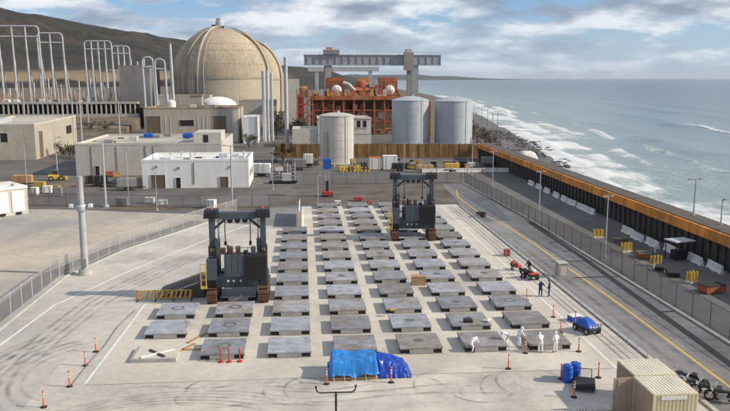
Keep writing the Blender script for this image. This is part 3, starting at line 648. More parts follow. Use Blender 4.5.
# blocks round the foot of the dome
t = box_building('auxiliary_block', 'grey-beige wall block at the left foot of the big dome', -50, -27, 285, 297, 15, M_beige2, M_roof); t = box_building('auxiliary_block', 'tan wall block at the right foot of the big dome', -14, 2.5, 284, 297, 12.8, M_beige2, M_roof)
t = box_building('turbine_annex', 'tall dark grey block left of the dome behind slim frames', -69, -55.5, 300, 325, 28.2, M_greywall, M_roof)
for k in range(4): MB().cyl((-5+3*k, 3, 27.6), (-5+3*k, 3, 30+k % 2), .35, .35, 8).build('roof_stack', M_tower, t, world=False)
opening(t, -2, 5, .1, 9, M_dark, name='window')
t = thing('capped_silo', 'shallow white dome cap on a drum in front of the reactor dome', 'silo', (-19.5, 250, 0))
MB().lathe([(7.2, 0), (7.2, 11.2)], 40).build('drum', M_beige, t, True, world=False); MB().lathe([(7.5*math.cos(a), 11.2+3.9*math.sin(a)) for a in [i*math.pi/2/10 for i in range(11)]], 40).build('cap', M_whiteroof, t, True, world=False)
t = thing('roof_drum', 'small white drum on the tan block roof', 'tank', (-33.5, 224, 11.83)); MB().lathe([(0, 2.7), (.7, 2.6), (1.5, 2.2), (1.6, 1.9), (1.6, 0)], 20).build('shell', M_creamwhite, t, True, world=False)
MB().cyl((0, 0, 2.6), (0, 0, 3.1), .3, .3, 8).build('hatch', M_tower, t, world=False)
t = thing('chimney_block', 'square tan chimney stub in front of the big dome', 'chimney', (-26.5, 238, 0)); MB().box(-2.2, 2.2, 0, 4, 0, 15.5).build('shaft', M_beige2, t, world=False); MB().box(-2.4, 2.4, -.2, 4.2, 15.5, 16.2).build('cap', M_brownroof, t, world=False)
t = box_building('boiler_shed', 'pale grey upright block right of the second dome', 6.5, 12.5, 330, 350, 22, M_beige, M_roof); t = box_building('switch_room', 'pale block with white side next to the tan block', -6.5, -1.5, 206, 222, 9.2, M_white, M_whiteroof)
# ------------------------------------------------------------------ slim frames and poles
def frame_tower(label, px0, px1, pytop, pybot, Y, n_, group, sl=.0):
    a = AY(px0, pybot, Y); b = AY(px1, pytop, Y); x0, x1, z0, z1 = a[0], b[0], a[2], b[2]; z0 = min(z0, 9.5 if Y > 280 else 0.)
    t = thing('transmission_frame', label, 'transmission frame', ((x0+x1)/2, Y, z0), 0, group); W_ = (x1-x0)/2; Hh = z1-z0; r = .46
    for k in range(n_):
        x = -W_+2*W_*k/(n_-1); e = k in (0, n_-1); top = Hh-1.6 if e else Hh-.3
        m = MB(); m.cyl((x+.6, 0, 0), (x, 0, top), r*1.35, r*.85, 8)
        if e: s_ = 1 if k == 0 else -1; m.tube([(x, 0, top), (x+s_*.35, 0, Hh-.6), (x+s_*1.5, 0, Hh)], r*.85, 8)
        m.build('leg', M_tower, t, True, world=False)
        MB().cyl((x+1.3, 4.5, 0), (x+.3, .2, Hh*.62), r*.8, r*.6, 6).build('back_stay', M_tower, t, True, world=False)
    for z in (Hh, Hh-5.0*Hh/38): MB().cyl((-W_+(1.5 if z == Hh else 0), 0, z), (W_-(1.5 if z == Hh else 0), 0, z), r*.8, r*.8, 8).build('crossbeam', M_tower, t, True, world=False)
    return t
gp = 'tall grey transmission frames'
frame_tower('tall grey four-legged transmission frame farthest left', 3, 38, 26, 97, 330, 4, gp)
frame_tower('grey three-legged transmission frame second from left', 41, 62, 33, 95, 332, 3, gp)
frame_tower('grey five-legged transmission frame left of the dark grey block', 87, 111, 41, 92, 370, 5, gp)
frame_tower('grey four-legged transmission frame nearest the dark grey block', 114, 129, 46, 92, 372, 4, gp)
frame_tower('slim two-legged grey frame in front of the dark grey block, left', 145.5, 152.5, 57, 128, 262, 2, gp)
frame_tower('slim two-legged grey frame in front of the dark grey block, right', 157.5, 164.5, 59, 128, 262, 2, gp)
t = thing('tall_stack', 'tall slim pale pole left of the big dome', 'pole', (-36.8, 250, 0)); MB().cyl((0, 0, 0), (-.6, 0, 35.5), .75, .5, 12).build('shaft', M_tower, t, True, world=False); MB().bar((-1.6, -.3, 21), (.6, -.3, 21), .3).build('bracket', M_tower, t, world=False); MB().cyl((-.6, 0, 35.5), (-.6, 0, 36.4), .15, .05, 6).build('tip', M_tower, t, world=False)
for lab, px, top, bot, Y, r in (('leftmost grey vent stack of three right of the dome', 263.2, 71, 141, 214, .62), ('middle grey vent stack of three right of the dome', 267.0, 70, 141, 216, .55), ('rightmost short grey vent stack of three right of the dome', 271.3, 73, 141, 219, .5), ('tall pale slim stack in front of the second dome', 285.5, 57, 145, 204, .62)):
    a = AY(px, top, Y); t = thing('vent_stack', lab, 'stack', (a[0], Y, 0), 0, 'grey vent stacks right of the dome'); MB().cyl((0, 0, 0), (0, 0, a[2]), r*1.1, r, 12).build('shaft', M_tower, t, True, world=False)
    for k in range(3): MB().lathe([(r+.12, a[2]*(.3+.3*k)), (r+.12, a[2]*(.3+.3*k)+.5)], 12).build('collar', M_galv, t, True, world=False)
    MB().bar((.0, -r-.25, 1), (0, -r-.25, a[2]-1), .25, .1).build('ladder', M_galv, t, world=False)
# terrace, embankment and arcaded wall on the left
m = MB(); m.add([(-400, 236, -.1), (-57, 236, -.1), (-58, 288, 5.2), (-400, 288, 5.2), (-400, 288, -1), (-58, 288, -1)], [(0, 1, 2, 3), (1, 5, 2)]); struct(m.build('embankment', M_dirt))
m = MB(); m.box(-400, -70, 292.2, 1200, 0, 9.5); struct(m.build('terrace', M_dirt))
t = thing('arcade_wall', 'long pale wall with a row of dark openings below the transmission frames', 'wall', (-100, 288.5, 0))
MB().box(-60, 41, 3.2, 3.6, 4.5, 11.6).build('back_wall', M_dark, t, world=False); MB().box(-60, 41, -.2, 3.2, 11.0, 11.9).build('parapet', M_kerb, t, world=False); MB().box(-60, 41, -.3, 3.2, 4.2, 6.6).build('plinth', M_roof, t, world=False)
for k in range(48): x = -59+2.1*k; MB().box(x-.3, x+.3, -.1, .5, 6.6, 11.0).build('column', M_kerb, t, world=False)
rr = random.Random(3)
for k in range(26):
    x = -126+2.4*k+rr.uniform(-.8, .8); y = rr.uniform(300, 322); s_ = rr.uniform(.7, 1.25)
    px = 303+(x-14)*756/(y+58)
    t = thing('transformer', f'small switchyard transformer above the arcaded wall, {ORDN[k] if k < 20 else ["twenty-first","twenty-second","twenty-third","twenty-fourth","twenty-fifth","twenty-sixth"][k-20]} from the left', 'transformer', (x, y, 9.5), 0, 'switchyard equipment above the wall')
    MB().bevbox(-.9*s_, .9*s_, -.8, .8, 0, 2.6*s_, .15).build('tank', rr.choice([M_tower, M_beige, M_greywall, M_creamwhite, M_wood]), t, world=False)
    for j in (-.5, 0, .5): MB().cyl((j, 0, 2.6*s_), (j*1.4, 0, 4.6*s_), .16, .08, 6).build('bushing', M_turb2, t, world=False)
for k in range(24):
    x = -128+2.6*k+rr.uniform(-1, 1); y = rr.uniform(303, 345); h_ = rr.uniform(6, 13)
    t = thing('insulator_post', f'slim switchyard insulator post above the arcaded wall, {(ORDN+["twenty-first","twenty-second","twenty-third","twenty-fourth"])[k]} from the left', 'insulator post', (x, y, 9.5), 0, 'insulator posts above the wall')
    MB().cyl((0, 0, 0), (0, 0, h_*.6), .22, .2, 6).build('post', M_tower, t, world=False); MB().cyl((0, 0, h_*.6), (0, 0, h_), .3, .2, 8).build('insulator', rr.choice([M_turb2, M_creamwhite, M_tower]), t, world=False); MB().bar((-1.4, 0, h_), (1.4, 0, h_), .14).build('busbar', M_galv, t, world=False)
def roof_clutter(nm, n_, x0, x1, y0, y1, z, seed):
    o = [q for q in bpy.data.objects if q.get('label', '').startswith(nm)][0]; rn = random.Random(seed)
    for k in range(n_):
        x, y = rn.uniform(x0, x1), rn.uniform(y0, y1); kind = rn.randrange(4)
        if kind == 0: MB().cyl((x, y, z), (x, y, z+rn.uniform(.5, 1.3)), .15, .15, 8).cyl((x, y, z+.5), (x, y, z+.6), .3, .3, 8).build('vent_pipe', M_galv, o)
        elif kind == 1: s_ = rn.uniform(.4, 1.0); MB().bevbox(x-s_, x+s_, y-s_*.7, y+s_*.7, z+.1, z+.1+s_, .06).box(x-s_*.8, x-s_*.6, y-.3, y+.3, z, z+.1).box(x+s_*.6, x+s_*.8, y-.3, y+.3, z, z+.1).build('air_unit', rn.choice([M_tower, M_beige, M_greywall]), o)
        elif kind == 2: L = min(rn.uniform(2, 7), x1-x); MB().cyl((x, y, z+.15), (x+L, y, z+.15), .08, .08, 6).build('roof_pipe', M_galv, o)
        else: MB().bevbox(x-.7, x+.7, y-.5, y+.5, z, z+.25, .05).build('skylight', M_glass, o)
roof_clutter('low white', 12, -17.5, 1, 100, 112, 5.43, 1); roof_clutter('long beige', 18, -36, -14, 122, 146, 7.03, 2); roof_clutter('tan two-storey', 14, -38, -11, 211, 229, 11.83, 3)
# ------------------------------------------------------------------ gantry crane and turbine deck
t = thing('gantry_crane', 'long grey gantry crane spanning the orange turbine deck', 'gantry crane', (44, 270, 0))
def w_(m, name, mt, smooth=False, p=None): return m.build(name, mt, p or t, smooth)
bm_ = w_(MB().box(15, 73.5, 268.5, 271.5, 28.0, 32.0), 'main_girder', M_gantry)
w_(MB().box(14.8, 73.7, 268.2, 271.8, 31.9, 32.25), 'girder_flange', M_gantry, p=bm_); w_(MB().box(14.8, 73.7, 268.2, 271.8, 27.7, 28.05), 'girder_flange', M_gantry, p=bm_)
for k in range(20): x = 16.5+3*k; w_(MB().box(x-.1, x+.1, 268.25, 268.5, 28.05, 31.9), 'stiffener', M_gantry, p=bm_)
for k in range(30): w_(MB().cyl((15.5+2*k, 268.4, 32.2), (15.5+2*k, 268.4, 33.3), .06, .06, 5), 'rail_post', M_gantry, p=bm_)
w_(MB().bar((15, 268.4, 33.3), (73.5, 268.4, 33.3), .1), 'hand_rail', M_gantry, p=bm_)
for x0, x1 in ((24.0, 26.6), (61.0, 64.0)):
    for Yl in (268.6, 282): w_(MB().box(x0, x1, Yl, Yl+2.4, 0, 27.75), 'leg', M_gantry)
    w_(MB().box(x0-.3, x1+.3, 271.6, 281.9, 25.5, 27.6), 'end_tie', M_gantry)
tr = w_(MB().bevbox(23.2, 30, 267.6, 272.4, 32.3, 34.3, .2), 'trolley', M_greywall); w_(MB().box(24.5, 27, 268.5, 271, 34.3, 35.3), 'hoist', M_turb2, p=tr)
tr = w_(MB().bevbox(57.5, 61.6, 266.9, 268.2, 25.6, 33.2, .15), 'operator_cab', M_greywall); w_(MB().box(58.5, 60.8, 267, 272, 33.2, 34.6), 'hoist', M_tower, p=tr)
t = thing('gantry_crane', 'slimmer pale gantry girder behind the long grey gantry', 'gantry crane', (33, 300, 0))
w_(MB().box(16.9, 50, 299, 301, 25.4, 27.5), 'main_girder', M_tower)
for x in (21, 46): w_(MB().box(x-.8, x+.8, 299.2, 300.8, 0, 25.4), 'leg', M_tower)
t = thing('turbine_deck', 'rusty orange open turbine deck full of machinery under the gantry', 'turbine deck', (36, 245, 0))
w_(MB().box(17.5, 56, 245, 292, 13.6, 14.8), 'deck_slab', M_turb); w_(MB().box(17.3, 56.2, 244.6, 245, 13.9, 15.3), 'edge_girder', M_turb)
w_(MB().box(17.5, 56, 262, 263, 0, 13.6), 'rear_wall', M_door)
for k in range(10): x = 18.2+4.1*k; w_(MB().box(x-.35, x+.35, 245.1, 246, -.1, 13.6), 'column', M_scaf)
for z in (5.0, 9.4): w_(MB().box(17.7, 56, 245.3, 247, z, z+.45), 'floor_beam', M_scaf)
for k in range(9): x0 = 18.6+4.1*k; w_(MB().bar((x0, 245.5, 5.2), (x0+3.6, 245.5, 9.4) if k % 2 else (x0+3.6, 245.5, 13.4), .22), 'brace', M_turb)
for k, (x, z, r) in enumerate(((28, 7.4, 1.9), (33, 7.2, 1.7), (38, 7.4, 1.9), (46, 7.6, 2.0), (51.5, 7.2, 1.6))):
    o = w_(MB().lathe([(0, -3.0), (r*.8, -2.7), (r, -2), (r, 2), (r*.8, 2.7), (0, 3)], 18), 'feed_tank', M_creamwhite, True)
    o.data.transform(Matrix.Translation((36, 245, 0))); o.data.transform(Matrix.Rotation(math.pi/2, 4, 'X')); o.data.transform(Matrix.Translation((x-36, 5, z-0)))
rr = random.Random(11)
for k in range(34):
    x = rr.uniform(18.5, 54); z = rr.choice([.1, 5.45, 9.85]); s_ = rr.uniform(.5, 1.3); y = rr.uniform(247.5, 254)
    w_(MB().bevbox(x-s_, x+s_, y, y+2*s_, z, z+rr.uniform(1, 2.6), .1), 'machine', rr.choice([M_scaf, M_turb, M_tower, M_turb2, M_dark, M_creamwhite]))
for k in range(46):
    x = rr.uniform(18.5, 55); z = rr.uniform(.5, 13); y = rr.uniform(245.6, 252); L = rr.uniform(1.5, 7); vert = rr.random() < .45
    w_(MB().cyl((x, y, z), (x, y, min(13.6, z+L)) if vert else (min(55.8, x+L), y, z), rr.uniform(.08, .3), None, 7), 'pipe', rr.choice([M_scaf, M_turb, M_turb2, M_tower, M_scaf, M_creamwhite]), True)
for k in range(40):
    x = rr.uniform(18.5, 55); y = rr.uniform(246, 261); h_ = rr.uniform(.6, 3.4); s_ = rr.uniform(.15, .9)
    w_(MB().bevbox(x-s_, x+s_, y, y+s_*1.5, 14.8, 14.8+h_, .05), 'machine', rr.choice([M_scaf, M_turb, M_turb2, M_yellow, M_turb, M_dark, M_tower]))
for k in range(14):
    x = rr.uniform(19, 54); w_(MB().bar((x, 259, 14.8), (x+rr.uniform(-2, 2), 259, 14.8+rr.uniform(3, 6)), .2), 'strut', M_scaf)
for k in range(36):
    x = 17.6+1.08*k; w_(MB().cyl((x, 244.8, 15.3), (x, 244.8, 16.5), .07, .07, 5), 'rail_post', M_turb2)
w_(MB().bar((17.5, 244.8, 16.5), (56, 244.8, 16.5), .12), 'hand_rail', M_turb2)
for x0, x1 in ((24.2, 31.8), (46.6, 54)):
    h = w_(MB().bevbox(x0, x1, 262, 268, 14.8, 22.2, .2), 'turbine_house', M_turb2); w_(MB().box(x0-.2, x1+.2, 261.7, 268.2, 21.0, 22.6), 'roof', M_turb, p=h)
    for j in range(5): w_(MB().box(x0+.2+j*(x1-x0-.5)/4, x0+.5+j*(x1-x0-.5)/4, 261.6, 262, 14.8, 21), 'post', M_scaf, p=h)
    cxx = (x0+x1)/2+.4; c = MB().lathe([(0, -1.2), (1.2, -1.0), (2.1, -.2), (2.2, 1)], 20); c.v = [(x+cxx, z_+260.4, y+17.4) for x, y, z_ in c.v]; w_(c, 'turbine_end', M_creamwhite, True, p=h)
h = w_(MB().bevbox(34.4, 45, 262, 270, 14.8, 18.6, 1.2), 'turbine_casing', M_turb); w_(MB().lathe([(3.2, 0), (3.0, 2.0), (1.6, 3.4), (0, 3.6)], 20, (39.5, 266, 18.5)), 'casing_dome', M_turb, True, p=h)
w_(MB().box(37.5, 43, 264, 267, 21.0, 22.6), 'cooler', M_turb2, p=h); w_(MB().tube([(31, 261, 20.5), (33.5, 261, 19.8), (36, 261, 17.2)], .7, 8), 'pipe', M_tower, True, p=h); w_(MB().tube([(46, 261, 19.5), (44, 261, 18), (42.5, 261, 17)], .5, 8), 'pipe', M_scaf, True, p=h)
t = thing('scaffold_tower', 'red scaffold stair tower at the left end of the turbine deck', 'scaffold', (15, 240, 0))
for x in (12, 14, 16, 18):
    for y in (239, 242): w_(MB().bar((x, y, 0), (x, y, 18+(x % 4)), .35), 'standard', M_scaf)
for z in (3, 6, 9, 12, 15): w_(MB().box(11.8, 18.2, 238.8, 242.2, z, z+.3), 'platform', M_scaf)
for z in (3, 9): w_(MB().bar((12.2, 238.9, z), (17.8, 238.9, z+6), .5), 'stair_flight', M_red)
w_(MB().bevbox(12.3, 14.6, 239.4, 241.6, 6.3, 16.0, .1), 'hoist_car', M_red); w_(MB().bevbox(12.8, 16.4, 239.2, 241.4, 15.3, 19.2, .6), 'tarp_bundle', M_turb2)
# beige block behind the near tank
t = thing('stepped_block', 'stepped pale block with two dark windows behind the beige tank', 'building', (23, 190, 0))
w_(MB().box(10.6, 19.4, 190, 204, -.2, 6.0), 'low_wing', M_beige); w_(MB().box(19.0, 36.4, 189.4, 206, -.2, 9.2), 'wall', M_beige); w_(MB().box(18.8, 36.6, 189.2, 206.2, 9.2, 9.5), 'roof', M_roof)
for x in (32.3, 34.3): wn_ = w_(MB().box(x-.6, x+.6, 189.36, 189.4, 6.4, 8.6), 'window', M_dark); w_(MB().box(x-.75, x+.75, 189.22, 189.4, 6.15, 6.4), 'sill', M_kerb, p=wn_)
w_(MB().box(19, 36.4, 189.3, 189.4, 4.2, 4.5), 'string_course', M_roof)
# tanks
def tank(label, px0, px1, pyb, H_, mt, group=None, cap=1.3):
    a, b = G((px0+px1)/2, pyb), G(px1, pyb); r = (px1-px0)/2/756.14*math.hypot(a[0]-CX, a[1]-CY)*1.0; cy = a[1]+r*.6
    t = thing('storage_tank', label, 'tank', (a[0], cy, 0), 0, group)
    MB().lathe([(r, -.2), (r, H_)], 56).build('shell', mt, t, True, world=False)
    MB().lathe([(r+.12, H_-.15), (r+.12, H_+.12), (r, H_+.14)]+[(r*(1-k/8), H_+.14+cap*(1-(1-k/8)**2)) for k in range(9)], 56).build('roof', mt, t, True, world=False)
    for k in range(1, 6): MB().lathe([(r+.03, H_*k/6), (r+.05, H_*k/6+.05), (r+.03, H_*k/6+.1)], 56).build('weld_band', mt, t, True, world=False)
    an = R(-60); lx, ly = (r+.25)*math.cos(an), (r+.25)*math.sin(an); m = MB()
    for s_ in (-.25, .25): m.bar((lx+s_, ly, 0), (lx+s_, ly, H_+1), .07)
    for k in range(int(H_/.6)): m.bar((lx-.25, ly, .4+.6*k), (lx+.25, ly, .4+.6*k), .05)
    m.build('ladder', M_galv, t, world=False)
    MB().cyl((r*.1, -r*.1, H_+cap*.8), (r*.1, -r*.1, H_+cap+.6), .35, .35, 10).build('roof_hatch', M_galv, t, world=False)
    MB().lathe([(r+.5, -.1), (r+.5, .35), (r, .36)], 56).build('footing', M_kerb, t, world=False)
    return t
tk = tank('beige cylindrical tank standing nearest, right behind the back lot', 320, 354.5, 164, 12.6, M_tankb, None, .7)
an = R(-128); r = tk.children[0].data.vertices[0].co.xy.length; o = MB().bevbox(-.5, .5, -.25, .25, 1.2, 8.6, .05).build('pipe_casing', M_greywall, tk, world=False); o.location = (r*math.cos(an), r*math.sin(an), 0)
tank('light grey cylindrical tank, left of the grey pair', 393, 430, 146, 15.0, M_tank, 'light grey tanks behind the brown screen')
tank('light grey cylindrical tank, right of the grey pair', 436.5, 474, 146, 14.8, M_tank, 'light grey tanks behind the brown screen')
t = thing('pipe_rack', 'narrow rusty orange pipe rack between the two grey tanks', 'pipe rack', (58, 206, 0))
for x in (56.6, 58.6): w_(MB().bar((x, 206, 0), (x, 206, 14.5), .5), 'post', M_scaf)
for k in range(7): w_(MB().box(56.3, 58.9, 205.7, 206.3, 1.8*k+1.5, 1.8*k+2.0), 'rung', M_turb)
w_(MB().box(56.8, 58.4, 206.4, 206.6, 0, 14), 'panel', M_turb)
# ------------------------------------------------------------------ brown screened fence
t = thing('screen_fence', 'tall brown wind-screen fence in front of the tanks', 'fence', (6.2, 156.2, 0)); A = Vector((6.2, 156.2, 0)); B = Vector((69.8, 151.2, 0)); NN = 22; dv = (B-A)/NN; nn = Vector((dv.y, -dv.x, 0)).normalized()
for k in range(NN+1): p = A+dv*k; w_(MB().cyl(p, p+Vector((0, 0, 4.4)), .07, .07, 6), 'post', M_walk)
for k in range(NN):
    p0 = A+dv*k+dv.normalized()*.04; p1 = A+dv*(k+1)-dv.normalized()*.04; m = MB(); vs = []
    for i in range(7):
        for j in range(4): q = p0.lerp(p1, i/6)+nn*(.05*math.sin(i*math.pi/6*2+k)*math.sin(j)); vs.append((q.x, q.y, .15+3.85*j/3+rr.uniform(-.03, .03)*(j in (0, 3))))
    m.add(vs, [(4*i+j, 4*i+j+1, 4*i+j+5, 4*i+j+4) for i in range(6) for j in range(3)]); w_(m, 'screen_panel', M_screen)
w_(MB().bar(A+Vector((0, 0, 4.2)), B+Vector((0, 0, 4.2)), .08), 'top_rail', M_galv)
# ------------------------------------------------------------------ seawall
t = thing('seawall', 'long dark sheet-pile seawall topped by rusty orange panels beside the surf', 'seawall', (64, 60, 0))
y = -24.0; k = 0
while y < 150:
    d_ = .0 if k % 2 else .22
    w_(MB().box(63.2+d_, 64.2, y+.02, y+.86, -4, 2.95), 'sheet_pile', M_pile); y += .88; k += 1
y = -24.0
while y < 150:
    if not (36.0 < y < 37.2): w_(MB().box(62.95, 64.4, y+.02, y+2.36, 2.95, 4.25), 'cap_panel', M_seaband)
    y += 2.4
w_(MB().box(64.42, 66.6, -24, 150, 3.6, 4.3), 'walkway', M_walk); w_(MB().box(66.2, 66.6, -24, 150, -4, 3.6), 'rear_wall', M_pile)
w_(MB().box(63.4, 64.41, -24, 150, 4.26, 4.36), 'coping', M_walk)
# riprap and shore debris
m = MB(); rr = random.Random(21)
def rockverts(c, s_, rn):
    vs = []; 
    for (x, y, z) in ((1, 0, 0), (-1, 0, 0), (0, 1, 0), (0, -1, 0), (0, 0, 1), (0, 0, -1), (.6, .6, .55), (-.6, .6, .55), (.6, -.6, .55), (-.6, -.6, .55)):
        q = rn.uniform(.7, 1.2); vs.append((c[0]+x*s_[0]*q, c[1]+y*s_[1]*q, c[2]+z*s_[2]*q))
    return vs
RF = [(0, 6, 4), (6, 2, 4), (2, 7, 4), (7, 1, 4), (1, 9, 4), (9, 3, 4), (3, 8, 4), (8, 0, 4), (0, 2, 6), (2, 1, 7), (1, 3, 9), (3, 0, 8), (2, 0, 5), (1, 2, 5), (3, 1, 5), (0, 3, 5)]
for i in range(2300):
    y = rr.uniform(-20, 330); e = edge(y); s0 = shore(y)+5; u = rr.random()**1.1; x = e+1+(s0-e)*u
    if noise.noise((x*.05, y*.035, 3)) < -.12 and u > .2: continue
    t_ = (x-e)/(s0+14-e); z0 = -3.6 if y < 148 else -.3; z = z0+(-7.6-z0)*t_**.9; s_ = rr.uniform(.3, .8)*(1.4 if u < .15 and y < 148 else 1)*(.75 if y > 148 else 1)
    m.add(rockverts((x, y, z+.1), (s_, s_*1.3, s_*.5), rr), RF)
for i in range(420):
    y = rr.uniform(20, 330); d = rr.uniform(-6, 13); x = shore(y)+d
    if noise.noise((x*.045, y*.03, 6)) < .06: continue
    s_ = rr.uniform(.5, 1.5); m.add(rockverts((x, y, SEA_Z+.15), (s_, s_*1.6, s_*.45), rr), RF)
stuff(m.build('shore_rocks', M_rock))
tag(bpy.data.objects['shore_rocks'], 'dark wet rocks strewn between the seawall and the surf', 'rocks')
q = AX(527, 158, 82); t = thing('tarp_mound', 'white tarp-covered mound on the rocks beyond the far end of the seawall', 'mound', (82, q[1], -3.4)); m = MB(); vs = []
for i in range(13):
    for j in range(9):
        u, v = i/12*2-1, j/8*2-1; vs.append((u*3.2, v*2.4, 3.9*max(0, (1-u**4)*(1-v**4))**.6+.12*noise.noise((u*3, v*3, 0))))
m.add(vs, [(9*i+j, 9*i+j+1, 9*i+j+10, 9*i+j+9) for i in range(12) for j in range(8)]); m.build('cover', M_creamwhite, t, True, world=False)
for x_ in (-2.6, 2.6): MB().bar((x_, -2.6, 0), (x_, -2.2, .8), .1).build('tie_down', M_greywall, t, world=False)
# ------------------------------------------------------------------ chain-link fences
def fence(name, label, pts, h, sp, mt, pmat, pitch=.22, wr=.011, base=0, outrig=False, railm=None, lowrail=True):
    t = thing(name, label, 'fence', (pts[0][0], pts[0][1], base)); P_ = [Vector((*p, base)) for p in pts]
    pm = None
    wm = MB()
    for a, b in zip(P_, P_[1:]):
        L = (b-a).length; k = max(1, round(L/sp)); d = (b-a).normalized()
        for i in range(k+(1 if b == P_[-1] else 0)):
            p = a+(b-a)*(i/k)-P_[0]
            if pm is None: pm = MB().cyl((0, 0, 0), (0, 0, h), .055, .055, 6).cyl((0, 0, h), (0, 0, h+.08), .07, .02, 6).mesh('post', pmat)
            o = bpy.data.objects.new('post', pm); COL.objects.link(o); o.parent = t; o.location = p
        for z in ([h-.05, .12] if lowrail else [h-.05]): MB().bar(a+Vector((0, 0, z)), b+Vector((0, 0, z)), .05).build('rail', railm or pmat, t)
        m_ = int((L+h)/pitch)
        for i in range(m_):
            for s_ in (0, 1):
                u0 = i*pitch-h; u1 = i*pitch; q0 = (max(u0, 0), max(0, -u0)); q1 = (min(u1, L), h-max(0, u1-L))
                if q1[0] <= q0[0]: continue
                za, zb = (q0[1], q1[1]) if s_ == 0 else (h-q0[1], h-q1[1])
                p0 = a+d*q0[0]; p1 = a+d*q1[0]; nrm = Vector((-d.y, d.x, 0))*.012*(1 if s_ else -1)
                p0 = Vector((p0.x, p0.y, base+max(.1, za)))+nrm; p1 = Vector((p1.x, p1.y, base+zb))+nrm; e = (p1-p0).normalized(); q = e.cross(Vector((-d.y, d.x, 0))).normalized()*wr; w2 = Vector((-d.y, d.x, 0))*wr
                wm.add([p0+q, p0-q+w2, p0-q-w2, p1+q, p1-q+w2, p1-q-w2], [(0, 1, 4, 3), (1, 2, 5, 4), (2, 0, 3, 5)])
    stuff(wm.build('wire_mesh', mt, t)); return t
fence('chain_link_fence', 'tall chain-link fence between the road and the shore road', [(50.6, -12), (50.4, 1.2), (50.2, 29.5), (49.4, 60), (48.6, 90.6), (48.4, 100)], 2.5, 3.0, M_wire, M_wiredark, .2, .012)
fence('chain_link_fence', 'chain-link fence curving round the tan yard on the left', [(-14.3, -12), (-14.1, 10.6), (-13.9, 27.6), (-10.3, 41.1), (-1.6, 60.1), (2.6, 68.5)], 2.2, 3.0, M_wire, M_galv, .2, .010)
fence('chain_link_fence', 'chain-link fence along the rear edge of the tan yard', [(-52, 82), (-28, 77.5), (-4, 73.5), (8, 73.6)], 2.2, 3.0, M_wire, M_wiredark, .22, .012)
fence('chain_link_fence', 'chain-link fence across the lot behind the pad', [(14, 101), (48, 101.5)], 2.4, 3.0, M_wiredark, M_wiredark, .25, .012)
# low guard rail along the pad
t = thing('guard_rail', 'low pale pipe guard rail between the pad and the road', 'guard rail', (41.1, -3, 0)); pm = MB().cyl((0, 0, 0), (0, 0, 1.1), .035, .035, 6).mesh('post', M_galv)
for k in range(41):
    o = bpy.data.objects.new('post', pm); COL.objects.link(o); o.parent = t; o.location = (0, 1.85*k, 0)
for z in (.35, .72, 1.1): MB().bar((41.1, -3, z), (41.1, 71, z), .05).build('rail', M_galv, t)
m = MB()
for k in range(370): y = -3+.2*k; m.bar((41.06, y, .06), (41.06, y, 1.08), .012)
stuff(m.build('wire_mesh', M_wire, t))
# ------------------------------------------------------------------ light poles
def lamp_pole(label, loc, h, arms=2, r=.09, mt=None, rz=0, arm=.9, name='light_pole'):
    mt = mt or M_galv; t = thing(name, label, 'light pole', loc, rz)
    MB().cyl((0, 0, 0), (0, 0, h), r, r*.6, 8).build('pole', mt, t, True, world=False); MB().cyl((0, 0, 0), (0, 0, .35), r*2.4, r*2.2, 8).build('footing', M_kerb, t, world=False)
    for s_ in ((-1, 1) if arms == 2 else (1,)):
        a = MB().tube([(0, 0, h-.15), (s_*arm*.6, 0, h-.02), (s_*arm, 0, h)], r*.42).build('arm', mt, t, world=False)
        MB().bevbox(s_*arm-.3, s_*arm+.3, -.16, .16, h-.06, h+.1, .03).build('lamp_head', M_greywall, a, world=False); MB().box(s_*arm-.24, s_*arm+.24, -.12, .12, h-.08, h-.06).build('lens', M_tail, a, world=False)
    return t
t = thing('camera_mast', 'thick grey concrete mast inside the left yard fence', 'mast', (-11.3, 28.6, 0))
MB().cyl((0, 0, 0), (0, 0, 11.4), .42, .33, 16).build('shaft', M_conpole, t, True, world=False); MB().lathe([(.5, 7.4), (.56, 7.5), (.56, 8.1), (.5, 8.2)], 16).build('collar', M_galv, t, True, world=False)
a = MB().bar((-1.1, -.1, 7.8), (1.1, -.1, 7.8), .16).build('cross_arm', M_galv, t, world=False)
for s_ in (-1, 1): MB().bevbox(s_*1.05-.2, s_*1.05+.2, -.35, .2, 7.88, 8.25, .05).build('camera', M_white, a, world=False)
MB().cyl((0, 0, 0), (0, 0, .6), .8, .75, 16).build('footing', M_kerb, t, world=False); MB().box(-.3, .3, -.62, -.36, 1.0, 1.9).build('junction_box', M_greywall, t, world=False)
lamp_pole('tall twin-arm light pole in front of the long beige building', (-20.7, 75.8, 0), 11.6, 2, .24, M_conpole, 0, 1.3)
lamp_pole('twin-arm light pole in front of the white building', (1.4, 74.4, 0), 10.8, 2, .18, M_conpole, 0, 1.1)
lamp_pole('slim light pole at the left road behind the tan yard', (-40.4, 113.2, 0), 9.5, 1, .13, M_conpole)
lamp_pole('slim pole standing in the tan yard', (-11.0, 71.0, 0), 6.5, 1, .07, M_galv, R(90), .5)
lamp_pole('light pole on the chain-link fence line by the road, nearer one', (51.6, 31.4, 0), 7.9, 2, .09, M_galv, R(20), .55)
lamp_pole('light pole on the chain-link fence line by the road, middle one', (51.0, 56.5, 0), 7.9, 2, .09, M_galv, R(20), .55)
lamp_pole('light pole beside the far end of the chain-link fence', (52.6, 92.5, 0), 7.6, 2, .09, M_galv, R(20), .55)
lamp_pole('light pole at the fence corner behind the right lid column', (50.2, 101, 0), 8.2, 1, .1, M_galv, 0, .6)
q = AX(692, 234, 65.6); lamp_pole('lamp post with cross arms on the seawall above the surf', (65.6, q[1], 4.3), 4.9, 2, .09, M_greywall, R(15), .9)
q = AX(719, 245, 65.6); lamp_pole('lamp post on the seawall nearest the right edge of the picture', (65.6, q[1], 4.3), 3.2, 1, .08, M_greywall, R(15), .5)
